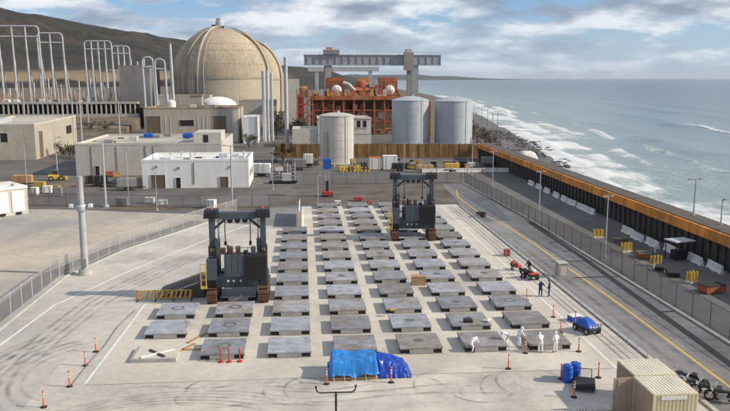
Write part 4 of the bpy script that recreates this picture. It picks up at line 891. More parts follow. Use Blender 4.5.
for k, (px, top, Y) in enumerate(((476, 112, 182), (482, 108, 190), (488, 106, 200), (493, 112, 176), (498, 111, 170))):
    a = AY(px, top, Y); lamp_pole(f'slim lamp post beyond the right grey tank, {ORDN[k]} of five from the left', (a[0], Y, 0), a[2], 2, .14, M_greywall, R(10), 1.0)['group'] = 'lamp posts beyond the tanks'
for k, (px, top, bot) in enumerate(((28, 142, 200), (129, 150, 205), (273, 148, 190), (404, 143, 180), (318, 175, 205))):
    g_ = G(px, bot); a = AY(px, top, g_[1]); lab = ['thin pole left of the loader by the left road', 'thin pole in front of the long beige building beside the tall light pole', 'thin pole right of the white building', 'thin pole in front of the left grey tank', 'thin pole at the rear left corner of the pad'][k]
    lamp_pole(lab, g_, a[2], 1, .07, M_galv, R(40), .4)
for k, px in enumerate((22, 61, 71, 79, 87, 118)):
    Y = 200 if k % 2 else 262; a = AY(px, 80+4*k, Y); z0 = 0 if Y < 236 else 2.6
    t = thing('utility_pole', f'slim utility pole before the arcaded wall, {ORDN[k]} of six from the left', 'utility pole', (a[0], Y, z0), 0, 'slim poles before the arcaded wall'); MB().cyl((0, 0, 0), (0, 0, a[2]-z0), .28, .18, 8).build('shaft', M_conpole, t, True, world=False); MB().bar((-1.2, 0, a[2]-z0-.6), (1.2, 0, a[2]-z0-.6), .2).build('cross_arm', M_conpole, t, world=False)
# lamp whose head rises into the bottom of the picture
t = thing('light_pole', 'dark two-armed light pole rising in front of the blue tarp', 'light pole', (15.25, -25.4, 0))
MB().cyl((0, 0, 0), (0, 0, 8.0), .07, .05, 8).build('pole', M_craneblk, t, True, world=False); MB().cyl((0, 0, 0), (0, 0, .4), .25, .22, 8).build('footing', M_kerb, t, world=False)
a = MB().tube([(-.92, 0, 8.22), (-.88, 0, 8.05), (-.75, 0, 7.97), (.75, 0, 7.97), (.88, 0, 8.05), (.92, 0, 8.22)], .032).build('arm', M_craneblk, t, world=False)
for s_ in (-.92, .92): MB().cyl((s_, 0, 8.2), (s_, 0, 8.3), .04, .055, 8).build('lamp_tip', M_craneblk, a, world=False)
# ------------------------------------------------------------------ jersey barriers along the seawall
jp = thing('jersey_barrier', 'x', 'barrier', (0, 0, 0))
o = MB().prismx([(-.32, 0), (.32, 0), (.32, .1), (.16, .38), (.1, .98), (-.1, .98), (-.16, .38), (-.32, .1)], -1.75, 1.75).build('body', M_jersey, jp, world=False)
MB().box(-1.2, -.7, -.33, .33, -.001, .09).build('foot_slot', M_dark, jp, world=False); MB().box(.7, 1.2, -.33, .33, -.001, .09).build('foot_slot', M_dark, jp, world=False)
ju = [False]; gl = 'white jersey barriers along the seawall'
SP = [(24.2, 62.0), (28.2, 61.7), (33.6, 61.3), (37.4, 60.6), (41.6, 60.4), (45.6, 60.8), (62.6, 61.7), (66.4, 61.7), (71.0, 61.6), (75.2, 61.7), (80, 61.8), (85.4, 61.8), (91, 61.9), (96.2, 61.9)]
for k, (y, x) in enumerate(SP): place(jp, ju, (x, y, 0), R(90+((k*37) % 9-4)), f'white jersey barrier at the seawall foot, {ORDN[k]} from the right', gl)
for k in range(6): place(jp, ju, (44+3.7*k, 119.5, 0), R(((k*31) % 5)-2), f'white jersey barrier crossing the shore road, {ORDN[k]} of six from the left', 'white barriers across the shore road')
# yellow post racks and boxes on the shore road
for k, (x, y) in enumerate(((55.4, 43.3), (55.7, 34.5), (56.1, 27.0), (56.6, 19.4))):
    t = thing('bollard_rack', f'cluster of yellow bollards on the shore road, {ORDN[k]} from the right edge' if k else 'x', 'bollard rack', (x, y, 0), R(10*k), 'yellow bollard racks on the shore road')
    t['label'] = f'cluster of yellow bollards on the shore road, {["farthest", "third nearest", "second nearest", "nearest"][k]} one'
    MB().bevbox(-.8, .8, -.5, .5, 0, .2, .03).build('base', M_kerb, t, world=False)
    for i in range(3):
        for j in range(2): MB().cyl((-.55+.55*i, -.25+.5*j, .2), (-.55+.55*i, -.25+.5*j, 1.25), .11, .11, 8).build('bollard', M_yellow, t, world=False)
def boxy(name, label, cat, loc, sx, sy, sz, mt, rz=0, lidm=None, group=None):
    t = thing(name, label, cat, loc, rz, group); MB().bevbox(-sx/2, sx/2, -sy/2, sy/2, .12, sz, .05).build('body', mt, t, world=False)
    for i in (-1, 1): MB().box(i*sx*.36-.08, i*sx*.36+.08, -sy/2, sy/2, 0, .12).build('skid', M_wood, t, world=False)
    MB().box(-sx/2-.03, sx/2+.03, -sy/2-.03, sy/2+.03, sz, sz+.06).build('lid', lidm or mt, t, world=False)
    for i in (-.3, .3): MB().box(i*sx-.05, i*sx+.05, -sy/2-.03, -sy/2, .14, sz-.02).build('strap', M_greywall, t, world=False)
    return t
boxy('skip_box', 'dark red open skip on the shore road near the right edge', 'skip', (56.8, 15.6, 0), 2.4, 1.5, .8, M_scaf, R(12), M_dark)
boxy('skip_box', 'dark red low box between yellow bollard racks', 'skip', (56.6, 31.4, 0), 2.0, 1.4, .6, M_scaf, R(80), M_door)
boxy('skip_box', 'black low crate between the two nearest yellow bollard racks', 'skip', (56.0, 22.6, 0), 2.4, 1.2, .5, M_craneblk, R(70))
boxy('skip_box', 'dark low crate between the second and third yellow bollard racks', 'skip', (55.6, 24.9, 0), 1.6, 1.0, .5, M_craneblk, R(60)); boxy('skip_box', 'brown low crate beside the farthest yellow bollard rack', 'skip', (57.6, 40.4, 0), 1.8, 1.2, .5, M_door, R(20))
t = thing('canopy', 'small flat grey canopy with dark legs beside the seawall', 'canopy', (60.6, 30.2, 0), R(14))
MB().bevbox(-1.5, 1.5, -1.1, 1.1, 2.35, 2.5, .04).build('roof', M_tower, t, world=False)
for i in (-1, 1):
    for j in (-1, 1): MB().bar((i*1.3, j*.9, 0), (i*1.3, j*.9, 2.35), .09).build('leg', M_craneblk, t, world=False)
MB().bevbox(-.9, .9, -.5, .5, .0, 1.2, .05).build('cabinet', M_craneblk, t, world=False)
# ------------------------------------------------------------------ clutter before the brown screen
boxy('white_cabinet', 'tall white cabinet in front of the brown screen', 'cabinet', (35.4, 127, 0), 3.5, 2.6, 3.4, M_white, 0, M_whiteroof)
boxy('cream_crate', 'cream and orange crate left of the tall white cabinet', 'crate', (31.7, 127, 0), 2.8, 2.2, 3.0, M_creamwhite, 0, M_orange)
rr = random.Random(9)
CL = [(279, 171, M_white, 'white'), (287, 172, M_greywall, 'dark grey'), (343, 171, M_yellow, 'yellow'), (350, 170, M_wood, 'wooden'), (357, 171, M_yellow, 'small yellow'), (364, 170, M_craneblk, 'black'), (404, 168, M_craneblk, 'long black'), (412, 169, M_yellow, 'tall yellow'), (420, 167, M_turb2, 'tan'), (427, 169, M_door, 'brown'), (434, 167, M_craneblk, 'wide black'), (441, 170, M_creamwhite, 'cream'), (447, 167, M_wood, 'wide wooden'), (455, 168, M_turb2, 'wide tan'), (463, 167, M_craneblk, 'square black'), (471, 167, M_creamwhite, 'low cream')]
for k, (px, py, mt, cn) in enumerate(CL):
    g_ = G(px, py); boxy('storage_crate', f'{cn} storage crate on the back lot, {ORDN[k]} from the left before the brown screen', 'crate', g_, rr.uniform(1.3, 2.4), rr.uniform(1, 1.8), rr.uniform(.9, 2.0), mt, R(rr.uniform(-15, 15)), rr.choice([M_wood, M_craneblk, mt]), 'storage crates before the brown screen')
for k in range(8):
    g_ = G(343+3.7*k, 172.5-.4*(k % 2)); t = thing('bollard', f'yellow bollard at the foot of the beige tank, {ORDN[k]} of eight from the left', 'bollard', g_, 0, 'yellow bollards by the beige tank'); MB().cyl((0, 0, 0), (0, 0, 1.3), .16, .16, 8).build('post', M_yellow, t, world=False); MB().cyl((0, 0, .8), (0, 0, 1.0), .17, .17, 8).build('band', M_craneblk, t, world=False)
t = thing('mast_lift', 'mobile mast lift with red base and blue covered basket on the back lot', 'lift', (18.5, 85, 0))
MB().bevbox(-.9, .9, -1.2, 1.2, .35, 1.0, .06).build('chassis', M_red, t, world=False)
for i in (-1, 1):
    for j in (-.85, .85): c = MB().cyl((i*.75, j, .35), (i*1.0, j, .35), .35, .35, 14).build('wheel', M_rubber, t, world=False)
for i in (-1, 1): MB().bar((i*.3, 0, 1.0), (i*.3, 0, 5.6), .12).build('mast_rail', M_tower, t, world=False)
for k in range(9): MB().bar((-.3, 0, 1.2+.5*k), (.3, 0, 1.2+.5*k), .06).build('mast_rung', M_tower, t, world=False)
MB().bevbox(-.75, .75, -.6, .6, 5.3, 7.3, .2).build('basket_cover', M_blue, t, world=False); MB().bevbox(-.25, .25, -.5, .5, 1.0, 3.0, .05).build('power_unit', M_craneblk, t, world=False)
boxy('white_box', 'small white box at the rear edge of the pad', 'box', (20.0, 74.6, 0), 1.0, .8, .7, M_white); boxy('red_crate', 'red crate on the lot behind the pad', 'crate', (24.0, 79, 0), 1.6, 1.0, .6, M_red); boxy('red_crate', 'small red crate near the rear edge of the pad', 'crate', (25.8, 75.6, 0), .8, .6, .5, M_red, R(20))
t = thing('pipe_skid', 'dark steel pipe skid with upright posts right of the white building', 'skid', (9.6, 104, 0))
MB().box(-3, 3, -1, 1, .2, .6).build('frame', M_craneblk, t, world=False)
for x in (-2.6, -.8, 1.0, 2.6): MB().bar((x, 0, .6), (x, 0, 3.4+(x > 0)), .25).build('post', M_tower, t, world=False)
for z in (1.2, 2.0): MB().cyl((-3, .3, z), (3, .3, z), .25, .25, 8).build('pipe', M_greywall, t, True, world=False)
MB().bevbox(-.2, 1.8, -.9, .2, .6, 2.2, .1).build('pump', M_tower, t, world=False)
# things by the left road
t = thing('wheel_loader', 'yellow wheel loader beside the left corner of the long beige building', 'loader', (-40.5, 112.5, 0), R(20))
MB().bevbox(-2.4, .6, -.9, .9, .7, 1.9, .15).build('body', M_yellow, t, world=False); MB().bevbox(-.9, .5, -.8, .8, 1.9, 3.2, .15).build('cab', M_glass, t, world=False)
for i in (-1.6, 1.3):
    for j in (-1.05, 1.05): wh = MB().cyl((i, j-.25, .75), (i, j+.25, .75), .75, .75, 16).build('wheel', M_rubber, t, world=False); MB().cyl((i, j-.27, .75), (i, j+.27, .75), .32, .32, 10).build('rim', M_yellow, wh, world=False)
t.scale = (.72, .72, .72); MB().bar((.6, 0, 1.4), (2.6, 0, .7), .5, .4).build('lift_arm', M_yellow, t, world=False); MB().prismx([(-1.2, .2), (1.2, .2), (1.2, 1.1), (-1.2, 1.1)], 2.5, 3.3).build('bucket', M_yellow, t, world=False)
for k, (px, py, mt, cn) in enumerate(((48, 193, M_white, 'white'), (55, 190, M_turb2, 'tan'), (40, 188, M_yellow, 'yellow'), (58, 196, M_greywall, 'grey'), (35, 195, M_creamwhite, 'cream'), (150, 203, M_creamwhite, 'tall cream'), (163, 205, M_white, 'small white'), (212, 208, M_white, 'flat white'), (122, 206, M_greywall, 'dark grey'), (110, 176, M_scaf, 'rust red'), (117, 177, M_turb2, 'rusty tan'))):
    g_ = G(px, py); boxy('yard_crate', f'{cn} crate by the fence at the back of the left yard', 'crate', g_, rr.uniform(1.2, 2.2), 1.2, rr.uniform(.8, 1.6), mt, R(rr.uniform(-20, 20)))
# shrubs: stems with leaf clumps
M_leaf = mat('leaf', (.035, .036, .018), .8, var=.5, scale=2, tint=(.07, .052, .026))
def shrub(label, loc, h, w, seed, name='shrub'):
    t = thing(name, label, 'shrub', loc); rn = random.Random(seed); m = MB()
    for k in range(4): m.cyl((0, 0, 0), (rn.uniform(-w, w)*.6, rn.uniform(-w, w)*.4, h*.7), .12, .04, 5)
    m.build('trunk', M_door, t, world=False); m = MB()
    cl = [(rn.uniform(-w, w), rn.uniform(-w, w)*.7, h*rn.uniform(.3, .9), rn.uniform(.5, .9)) for _ in range(12)]
    for k in range(420):
        c = rn.choice(cl); d = Vector((rn.gauss(0, 1), rn.gauss(0, 1), rn.gauss(0, 1))).normalized()*c[3]*h*.28*rn.random()**.4; p = Vector(c[:3])+d; s_ = rn.uniform(.12, .3)*h/4
        a = Vector((rn.gauss(0, 1), rn.gauss(0, 1), rn.gauss(0, 1))).normalized(); b = a.orthogonal().normalized()
        m.add([p-a*s_, p+b*s_*.6, p+a*s_, p-b*s_*.6], [(0, 1, 2, 3)])
    stuff(m.build('crown', M_leaf, t, world=False)); return t
shrub('dark shrub between the vent stacks and the slim stack', (4.4, 222, 0), 11, 2.2, 1); shrub('dark shrub right of the tall slim stack', (12.5, 225, 0), 9, 2.4, 2)
shrub('dry shrub right of the tan block', (-3.5, 190, 0), 4.5, 2.4, 3); shrub('dry brown shrub behind the white building roof', (8.5, 150, 0), 4.5, 3.0, 4)
for k in range(7): shrub(f'dry shrub on the slope below the arcaded wall, {ORDN[k]} from the left', (-58-3.2*k if False else -112+8*k, 252+3*(k % 3), 1.8), 3.6, 3.0, 20+k)
for k in range(5): shrub(f'dark low shrub right of the gate building, {ORDN[k]} from the left', (-56+3.4*k, 168-4*k, 0), 4.0, 2.0, 40+k)
for k in range(9): shrub(f'dark shrub on the bluff beyond the right grey tank, {ORDN[k]} from the front', (71.5+1.1*k+(k % 3)*1.2, 168+11*k, 0), 4.2+.6*(k % 3), 2.6, 60+k)
# more loose gear on the lots behind the pad
rg_ = random.Random(31)
for k in range(22):
    px = 250+11.4*k+rg_.uniform(-3, 3); py = rg_.uniform(163.5, 168.5) if px > 275 else rg_.uniform(176, 184); g_ = G(px, py); mt = rg_.choice([M_craneblk, M_wood, M_turb2, M_greywall, M_creamwhite, M_yellow, M_scaf])
    t = thing('gear_stack', f'stack of loose gear on the back lot, {(ORDN+["twenty-first", "twenty-second"])[k]} from the left', 'gear stack', g_, R(rg_.uniform(-25, 25)), 'gear stacks on the back lot')
    MB().box(-.7, .7, -.6, .6, 0, .16).build('pallet', M_wood, t, world=False); h_ = .16
    for q in range(rg_.randint(1, 3)):
        s_ = rg_.uniform(.3, .65); hh = rg_.uniform(.3, .8); MB().bevbox(-s_, s_, -s_*.8, s_*.8, h_, h_+hh, .06).build('pack', rg_.choice([mt, M_craneblk, M_greywall]), t, world=False); h_ += hh
    if rg_.random() < .4: MB().cyl((.3, .1, .16), (.5, .2, 2.4), .05, .05, 6).build('pole', M_galv, t, world=False)
for k, (px, py, w2, hh, mt, cn) in enumerate(((262, 176, 5.0, 2.2, M_white, 'white'), (300, 170, 4.0, 2.0, M_greywall, 'grey'), (309, 166, 3.2, 2.4, M_creamwhite, 'cream'), (400, 171, 4.5, 1.2, M_craneblk, 'black'), (425, 172, 5.0, 1.0, M_wood, 'timber-laden'), (452, 172, 4.2, 1.4, M_yellow, 'yellow'), (488, 166, 4.0, 1.6, M_greywall, 'dark grey'), (98, 186, 5.0, 1.5, M_craneblk, 'black'), (128, 190, 4.5, 1.7, M_greywall, 'grey'), (24, 186, 4.5, 1.6, M_turb2, 'tan'))):
    g_ = G(px, py); t = thing('equipment_trailer', (f'{cn} trailer on the back lot, {ORDN[k]} of seven trailers from the left' if px > 240 else f'{cn} trailer on the left lot, {["second", "third", "first"][k-7]} of three trailers from the left'), 'trailer', g_, R(rg_.uniform(-12, 12)), 'equipment trailers on the lots')
    MB().box(-w2/2, w2/2, -.9, .9, .55, .75).build('bed', M_craneblk, t, world=False); MB().bevbox(-w2/2+.2, w2/2-.5, -.75, .75, .75, .75+hh, .12).build('load', mt, t, world=False)
    MB().bar((w2/2, 0, .6), (w2/2+1.3, 0, .45), .15).build('drawbar', M_craneblk, t, world=False); MB().bar((w2/2+1.1, 0, 0), (w2/2+1.1, 0, .5), .1).build('jack_leg', M_galv, t, world=False)
    for i in (-.5, .35):
        for j in (-.95, .95): MB().cyl((i, j-.1, .36), (i, j+.1, .36), .36, .36, 12).build('wheel', M_rubber, t, world=False)
    for q in range(3): MB().box(-w2/2+.5+q*(w2-1.6)/2.6, -w2/2+.58+q*(w2-1.6)/2.6, -.78, .78, .76, .78+hh).build('strap', M_greywall, t, world=False)
# ------------------------------------------------------------------ things on the pad: stanchions
sp_ = thing('delineator_post', 'x', 'delineator post')
MB().lathe([(0, .09), (.2, .07), (.24, .0)], 8).build('base', M_rubber, sp_, world=False); MB().cyl((0, 0, .06), (0, 0, 1.12), .06, .05, 8).build('post', M_orange, sp_, True, world=False)
for z in (.72, .92): MB().cyl((0, 0, z), (0, 0, z+.1), .063, .062, 8).build('reflective_band', M_line, sp_, world=False)
MB().lathe([(.05, 1.12), (.075, 1.14), (.07, 1.2), (0, 1.22)], 8).build('handle', M_orange, sp_, world=False)
su = [False]; gs = 'orange delineator posts'
for (x, y, lab) in ((-3.4, -4.4, 'front orange delineator post of three along the left painted line'), (-3.4, -.3, 'middle orange delineator post of three along the left painted line'), (-3.4, 2.8, 'rear orange delineator post of three along the left painted line'), (-4.1, -7.9, 'orange delineator post at the bottom left edge of the picture'),
    (29.6, -3.7, 'orange delineator post in front of the bending workers'), (31.9, -.5, 'orange delineator post beside the worker at the lid corner'), (36.4, -.5, 'orange delineator post right of the front right lid'), (33.0, -6.0, 'orange delineator post left of the blue drums'), (35.9, -6.0, 'orange delineator post right of the blue drums'), (32.8, -9.3, 'orange delineator post in front of the blue drum cart'),
    (37.3, 8.6, 'orange delineator post behind the blue covered utility cart'), (36.4, 14.2, 'orange delineator post left of the navy-clad workers'), (36.5, 4.2, 'orange delineator post left of the blue covered utility cart'), (38.7, 6.6, 'orange delineator post on the right painted line'), (20.2, -5.6, 'orange delineator post at the right of the blue tarps'), (15.4, -5.5, 'orange delineator post at the left corner of the blue tarps')):
    place(sp_, su, (x, y, .015), 0, lab, gs)
rp = thing('red_stanchion', 'x', 'stanchion'); MB().lathe([(0, .1), (.22, .07), (.25, 0)], 10).build('base', M_red, rp, world=False); MB().cyl((0, 0, .08), (0, 0, 1.1), .055, .055, 8).build('post', M_red, rp, True, world=False); MB().lathe([(.055, 1.08), (.09, 1.1), (.07, 1.2), (0, 1.22)], 8).build('cap', M_orange, rp, world=False)
ru = [False]
for x, lab in ((7.15, 'left'), (7.8, 'middle'), (8.65, 'right')): place(rp, ru, (x, -.45, .015), 0, f'{lab} red stanchion of three before the front lid of the second column', 'red stanchions before the lid')
# hose and planks
m = MB(); m.tube([(-3.3, -4.2, .06), (-3.25, 0, .06), (-3.0, 4, .06), (-3.1, 9, .06), (-2.6, 14, .06)], .035, 6); tag(m.build('black_hose', M_greywall), 'thin grey hose lying along the left painted line', 'hose')
for k, (x, y, rz, L) in enumerate(((4.6, 2.55, 0, 1.9), (4.7, 5.8, 62, 3.6), (3.95, 3.0, 60, 2.2))):
    t = MB().box(-L/2, L/2, -.14, .14, 0, .08).build('timber_plank', M_wood); t.location = (x, y, .014); t.rotation_euler.z = R(rz); tag(t, ['short wooden plank beside the front lid of the second column', 'long wooden plank running back between the first two lid columns', 'wooden plank lying slantwise left of the front lid of the second column'][k], 'plank', 'wooden planks')
t = thing('plywood_crate', 'orange plywood crate between lids in the middle of the pad', 'crate', (26.35, 21.1, .014), R(-3))
for x0, x1, y0, y1 in ((-.75, .75, -.5, -.46), (-.75, .75, .46, .5), (-.75, -.71, -.46, .46), (.71, .75, -.46, .46)): MB().box(x0, x1, y0, y1, 0, .95).build('side_panel', M_wood, t, world=False)
MB().box(-.78, .78, -.53, .53, .95, 1.0).build('lid', M_wood, t, world=False)
g_ = G(468, 322, .6); t = thing('tool_bag', 'black tool bag lying on a lid behind the bending workers', 'bag', (g_[0], g_[1], .58)); MB().bevbox(-.4, .4, -.25, .25, 0, .3, .08).build('body', M_craneblk, t, world=False); MB().tube([(-.25, 0, .3), (-.15, 0, .45), (.15, 0, .45), (.25, 0, .3)], .03).build('handle', M_rubber, t, world=False)
for k, (px, py) in enumerate(((392, 311), (488, 322))):
    g_ = G(px, py, .58); t = thing('rag_bundle', ['tan rag bundle on a lid in the fifth column', 'pale rag bundle on a lid beside the black tool bag'][k], 'rag', (g_[0], g_[1], .58)); m = MB(); m.add(rockverts((0, 0, .12), (.4, .3, .2), random.Random(k)), RF); m.build('cloth', [M_turb2, M_creamwhite][k], t, world=False)
    MB().bar((-.3, .1, .05), (.4, .2, .05), .05).build('stick', M_wood, t, world=False)
t = thing('shade_wedge', 'dark sloping shade wedge between the yellow barricade and the nearer transporter', 'ramp', (1.2, 17.9, .014))  # dark wedge added to darken the ground where the transporter's shadow falls
MB().add([(-2.6, 0, 0), (2.4, 0, 0), (2.4, 4.6, 0), (-2.6, 4.6, 0), (2.4, 0, 1.5), (2.4, 4.6, 1.5), (1.7, 0, 1.5), (1.7, 4.6, 1.5)], [(0, 1, 4, 6), (3, 7, 5, 2), (1, 2, 5, 4), (0, 6, 7, 3), (6, 4, 5, 7), (3, 2, 1, 0)]).build('wedge', M_walk, t, world=False)
for y in (.12, 4.48): MB().bar((-2.55, y, .06), (1.7, y, 1.56), .1).build('edge_rail', M_tower, t, world=False)
for k in range(9): MB().bar((-2.2+.45*k, .2, .16+.157*k), (-2.2+.45*k, 4.4, .16+.157*k), .05).build('cross_bar', M_pile, t, world=False)
# yellow and black barricade
t = thing('barricade', 'yellow slatted barricade behind the left lid column', 'barricade', (-.35, 17.2, 0)); 
for k in range(12):
    x = -2.6+5.2*k/11; MB().bar((x-.1, -.02, .3), (x+.12, -.02, 1.05), .22, .03).build('stripe_board', M_yellow if k % 2 else M_turb2, t, world=False)
for z in (.28, 1.08): MB().bar((-2.75, 0, z), (2.75, 0, z), .08).build('rail', M_yellow, t, world=False)
for x in (-2.7, -.9, .9, 2.7): MB().bar((x, 0, 0), (x, 0, 1.15), .08).build('leg', M_orange, t, world=False); MB().bar((x, -.4, .04), (x, .4, .04), .1, .06).build('foot', M_rubber, t, world=False)
# pink posts and gate at the rear left corner of the pad
t = thing('gate_posts', 'white and red gate posts at the rear left corner of the pad', 'gate', (13.3, 55, 0))
for y in (54, 60, 66): MB().bar((13.3, y, 0), (13.3, y, 2.6), .14).build('post', M_pinkpost, t)
for z in (1.2, 2.4): MB().bar((13.3, 54, z), (13.3, 66, z), .12).build('bar', M_white, t)
MB().box(13.15, 13.22, 54.2, 65.8, .3, 2.2).build('panel', M_creamwhite, t)
# ------------------------------------------------------------------ blue tarps
def drape(t, name, mt, x0, x1, y0, y1, hf, seed, nx=64, ny=50):
    m = MB(); vs = []
    for i in range(nx+1):
        for j in range(ny+1):
            u, v = i/nx, j/ny; x = x0+(x1-x0)*u; y = y0+(y1-y0)*v; ed = min(u, 1-u, v, 1-v)
            h = hf(u, v); fold = .07*noise.noise((x*1.6, y*1.6, seed))+.13*(.3-abs(noise.noise((x*1.5+y*.7, y*1.1-x*.4, seed+1))))+.07*(.3-abs(noise.noise((x*3.4-y, y*3.1, seed+2))))+.05*math.sin(9*(u+v*.6)+3*noise.noise((x, y, seed)))*sm(0, .2, h)
            out = .12*noise.noise((u*7, v*7, seed+3))*(1 if ed < .12 else 0)
            vs.append((x+out, y+out*.7, max(.02, h+fold)))
    m.add(vs, [(i*(ny+1)+j, (i+1)*(ny+1)+j, (i+1)*(ny+1)+j+1, i*(ny+1)+j+1) for i in range(nx) for j in range(ny)])
    o = m.build(name, mt, t, True); sd_ = o.modifiers.new('thickness', 'SOLIDIFY'); sd_.thickness = .015; return o
t = thing('tarp_crate', 'wooden crate under a bright blue tarp in front of the lids', 'covered crate', (17.4, -3.6, 0))
cr_ = MB().box(15.8, 19.2, -4.75, -2.5, .25, 1.0).build('crate_body', M_wood, t)
for y in (-4.85, -4.0, -2.6): MB().box(15.75, 19.3, y-.08, y+.08, .013, .25).build('skid', M_wood, t)
for k in range(6): MB().box(15.85+.56*k, 16.3+.56*k, -4.80, -4.75, .27, .60).build('side_board', M_wood, cr_)
def hf1(u, v):
    a = sm(0, .10, u)*sm(1, .94, u)*sm(0, .16, v)*sm(1, .9, v); return .12+1.38*a*(1-.16*math.exp(-((u-.42)/.25)**2-((v-.5)/.3)**2)) if a > 0 else .1
def hf1b(u, v): return max(.42+.3*noise.noise((u*5, v*5, 2)), hf1(u, v))
drape(t, 'tarp', M_tarp, 15.55, 19.45, -5.15, -2.2, hf1b, 4.0)
t = thing('tarp_heap', 'dark blue tarp heaped over gear beside the bright blue one', 'covered heap', (20.2, -3.4, 0))
MB().bevbox(19.5, 20.7, -4.3, -2.9, .013, .7, .1).build('covered_gear', M_wood, t)
drape(t, 'tarp', M_tarp2, 19.3, 21.9, -4.85, -1.9, lambda u, v: (1.32-.75*u)*math.sqrt(max(0, sm(0, .25, v)*sm(1, .8, v)))*sm(1.0, .8, u)*sm(-.1, .06, u)+.03+.14*noise.noise((u*4, v*4, 7)), 8.0)
for k, (x0, x1, y0, nm) in enumerate(((15.6, 19.4, -5.15, 'tarp_crate'), (19.6, 21.6, -4.85, 'tarp_heap'))):
    o = [q for q in bpy.data.objects if q.name == nm][0]
    for j in range(5 if k == 0 else 3):
        x = x0+.3+(x1-x0-.6)*j/(4 if k == 0 else 2); MB().tube([(x, y0+.12, .62 if k == 0 else .3), (x+.05, y0-.02, .3), (x+.1, y0-.12, .03)], .015, 5).build('tie_rope', M_creamwhite, o)
# ------------------------------------------------------------------ containers at the lower right
def container(label, x0, x1, y0, y1, h, open_rear=False):
    t = thing('shipping_container', label, 'container', ((x0+x1)/2, y0, 0)); b = .09
    for x in (x0, x1-b):
        for y in (y0, y1-b): MB().box(x, x+b, y, y+b, 0, h).build('corner_post', M_cont, t)
    for z in (.0, h-.12):
        for y in (y0, y1-b): MB().box(x0+b, x1-b, y+.005, y+b-.005, z, z+.12).build('cross_rail', M_cont, t)
        for x in (x0, x1-b): MB().box(x+.005, x+b-.005, y0+b, y1-b, z, z+.12).build('side_rail', M_cont, t)
    def corr(a0, a1, fn, nm, mt, zz0, zz1, n_=11):
        m = MB(); pts = []
        for k in range(n_):
            u = a0+(a1-a0)*k/n_; s_ = (a1-a0)/n_; pts += [(u, 0), (u+s_*.3, 0), (u+s_*.45, .07), (u+s_*.85, .07)]
        pts.append((a1, 0)); vs = []
        for u, dd_ in pts: vs += [fn(u, dd_, zz0), fn(u, dd_, zz1)]
        m.add(vs, [(2*i, 2*i+2, 2*i+3, 2*i+1) for i in range(len(pts)-1)]); o = m.build(nm, mt, t); sd_ = o.modifiers.new('thickness', 'SOLIDIFY'); sd_.thickness = .01; return o
    corr(x0+b, x1-b, lambda u, d, z: (u, y0+.02+d, z), 'end_wall', M_cont, .12, h-.12)
    if not open_rear: corr(x0+b, x1-b, lambda u, d, z: (u, y1-.02-d, z), 'end_wall', M_cont, .12, h-.12)
    corr(y0+b, y1-b, lambda u, d, z: (x1-.02-d, u, z), 'side_wall', M_cont, .12, h-.12)
    corr(y0+b, y1-b, lambda u, d, z: (x0+.02+d, u, z), 'side_wall', M_contdoorshade, .12, h-.12)  # left wall darker and browner, its shade put into the colour
    m = MB(); n_ = 12
    for k in range(n_): s_ = (x1-x0-2*b)/n_; m.bevbox(x0+b+s_*k+.02, x0+b+s_*(k+1)-.05, y0+b, y1-b, h-.06, h+.015, .012)
    m.box(x0+b, x1-b, y0+b, y1-b, h-.1, h-.05); m.build('roof', M_controof, t)
    MB().box(x0+b, x1-b, y0+b, y1-b, .02, .14).build('floor', M_wood, t)
    return t
t = container('cream corrugated shipping container, the nearer of the pair', 35.8, 38.75, -15.0, -12.05, 2.6)
MB().box(36.3, 38.0, -15.03, -15.0, 2.2, 2.45).build('sign_plate', M_creamwhite, t)
t = container('cream corrugated shipping container, the farther of the pair', 35.95, 38.9, -11.95, -9.0, 2.6)
t = thing('door_leaf', 'brown container door panel standing open at the left', 'door panel', (35.2, -12.0, 0), R(2))
lf = MB().box(-.75, .7, -.04, .04, .05, 2.5).build('panel', M_contdoorshade, t, world=False)
for x in (-.45, .4): MB().cyl((x, -.07, .1), (x, -.07, 2.45), .025, .025, 6).build('lock_rod', M_galv, lf, world=False)
for z in (.35, 1.25, 2.2): MB().box(-.75, .7, -.06, -.04, z-.04, z+.04).build('stiffener', M_contdoorshade, lf, world=False)
for x in (-.7, .65): MB().box(x-.05, x+.05, -.35, .35, .0, .05).build('foot', M_contdoorshade, t, world=False)
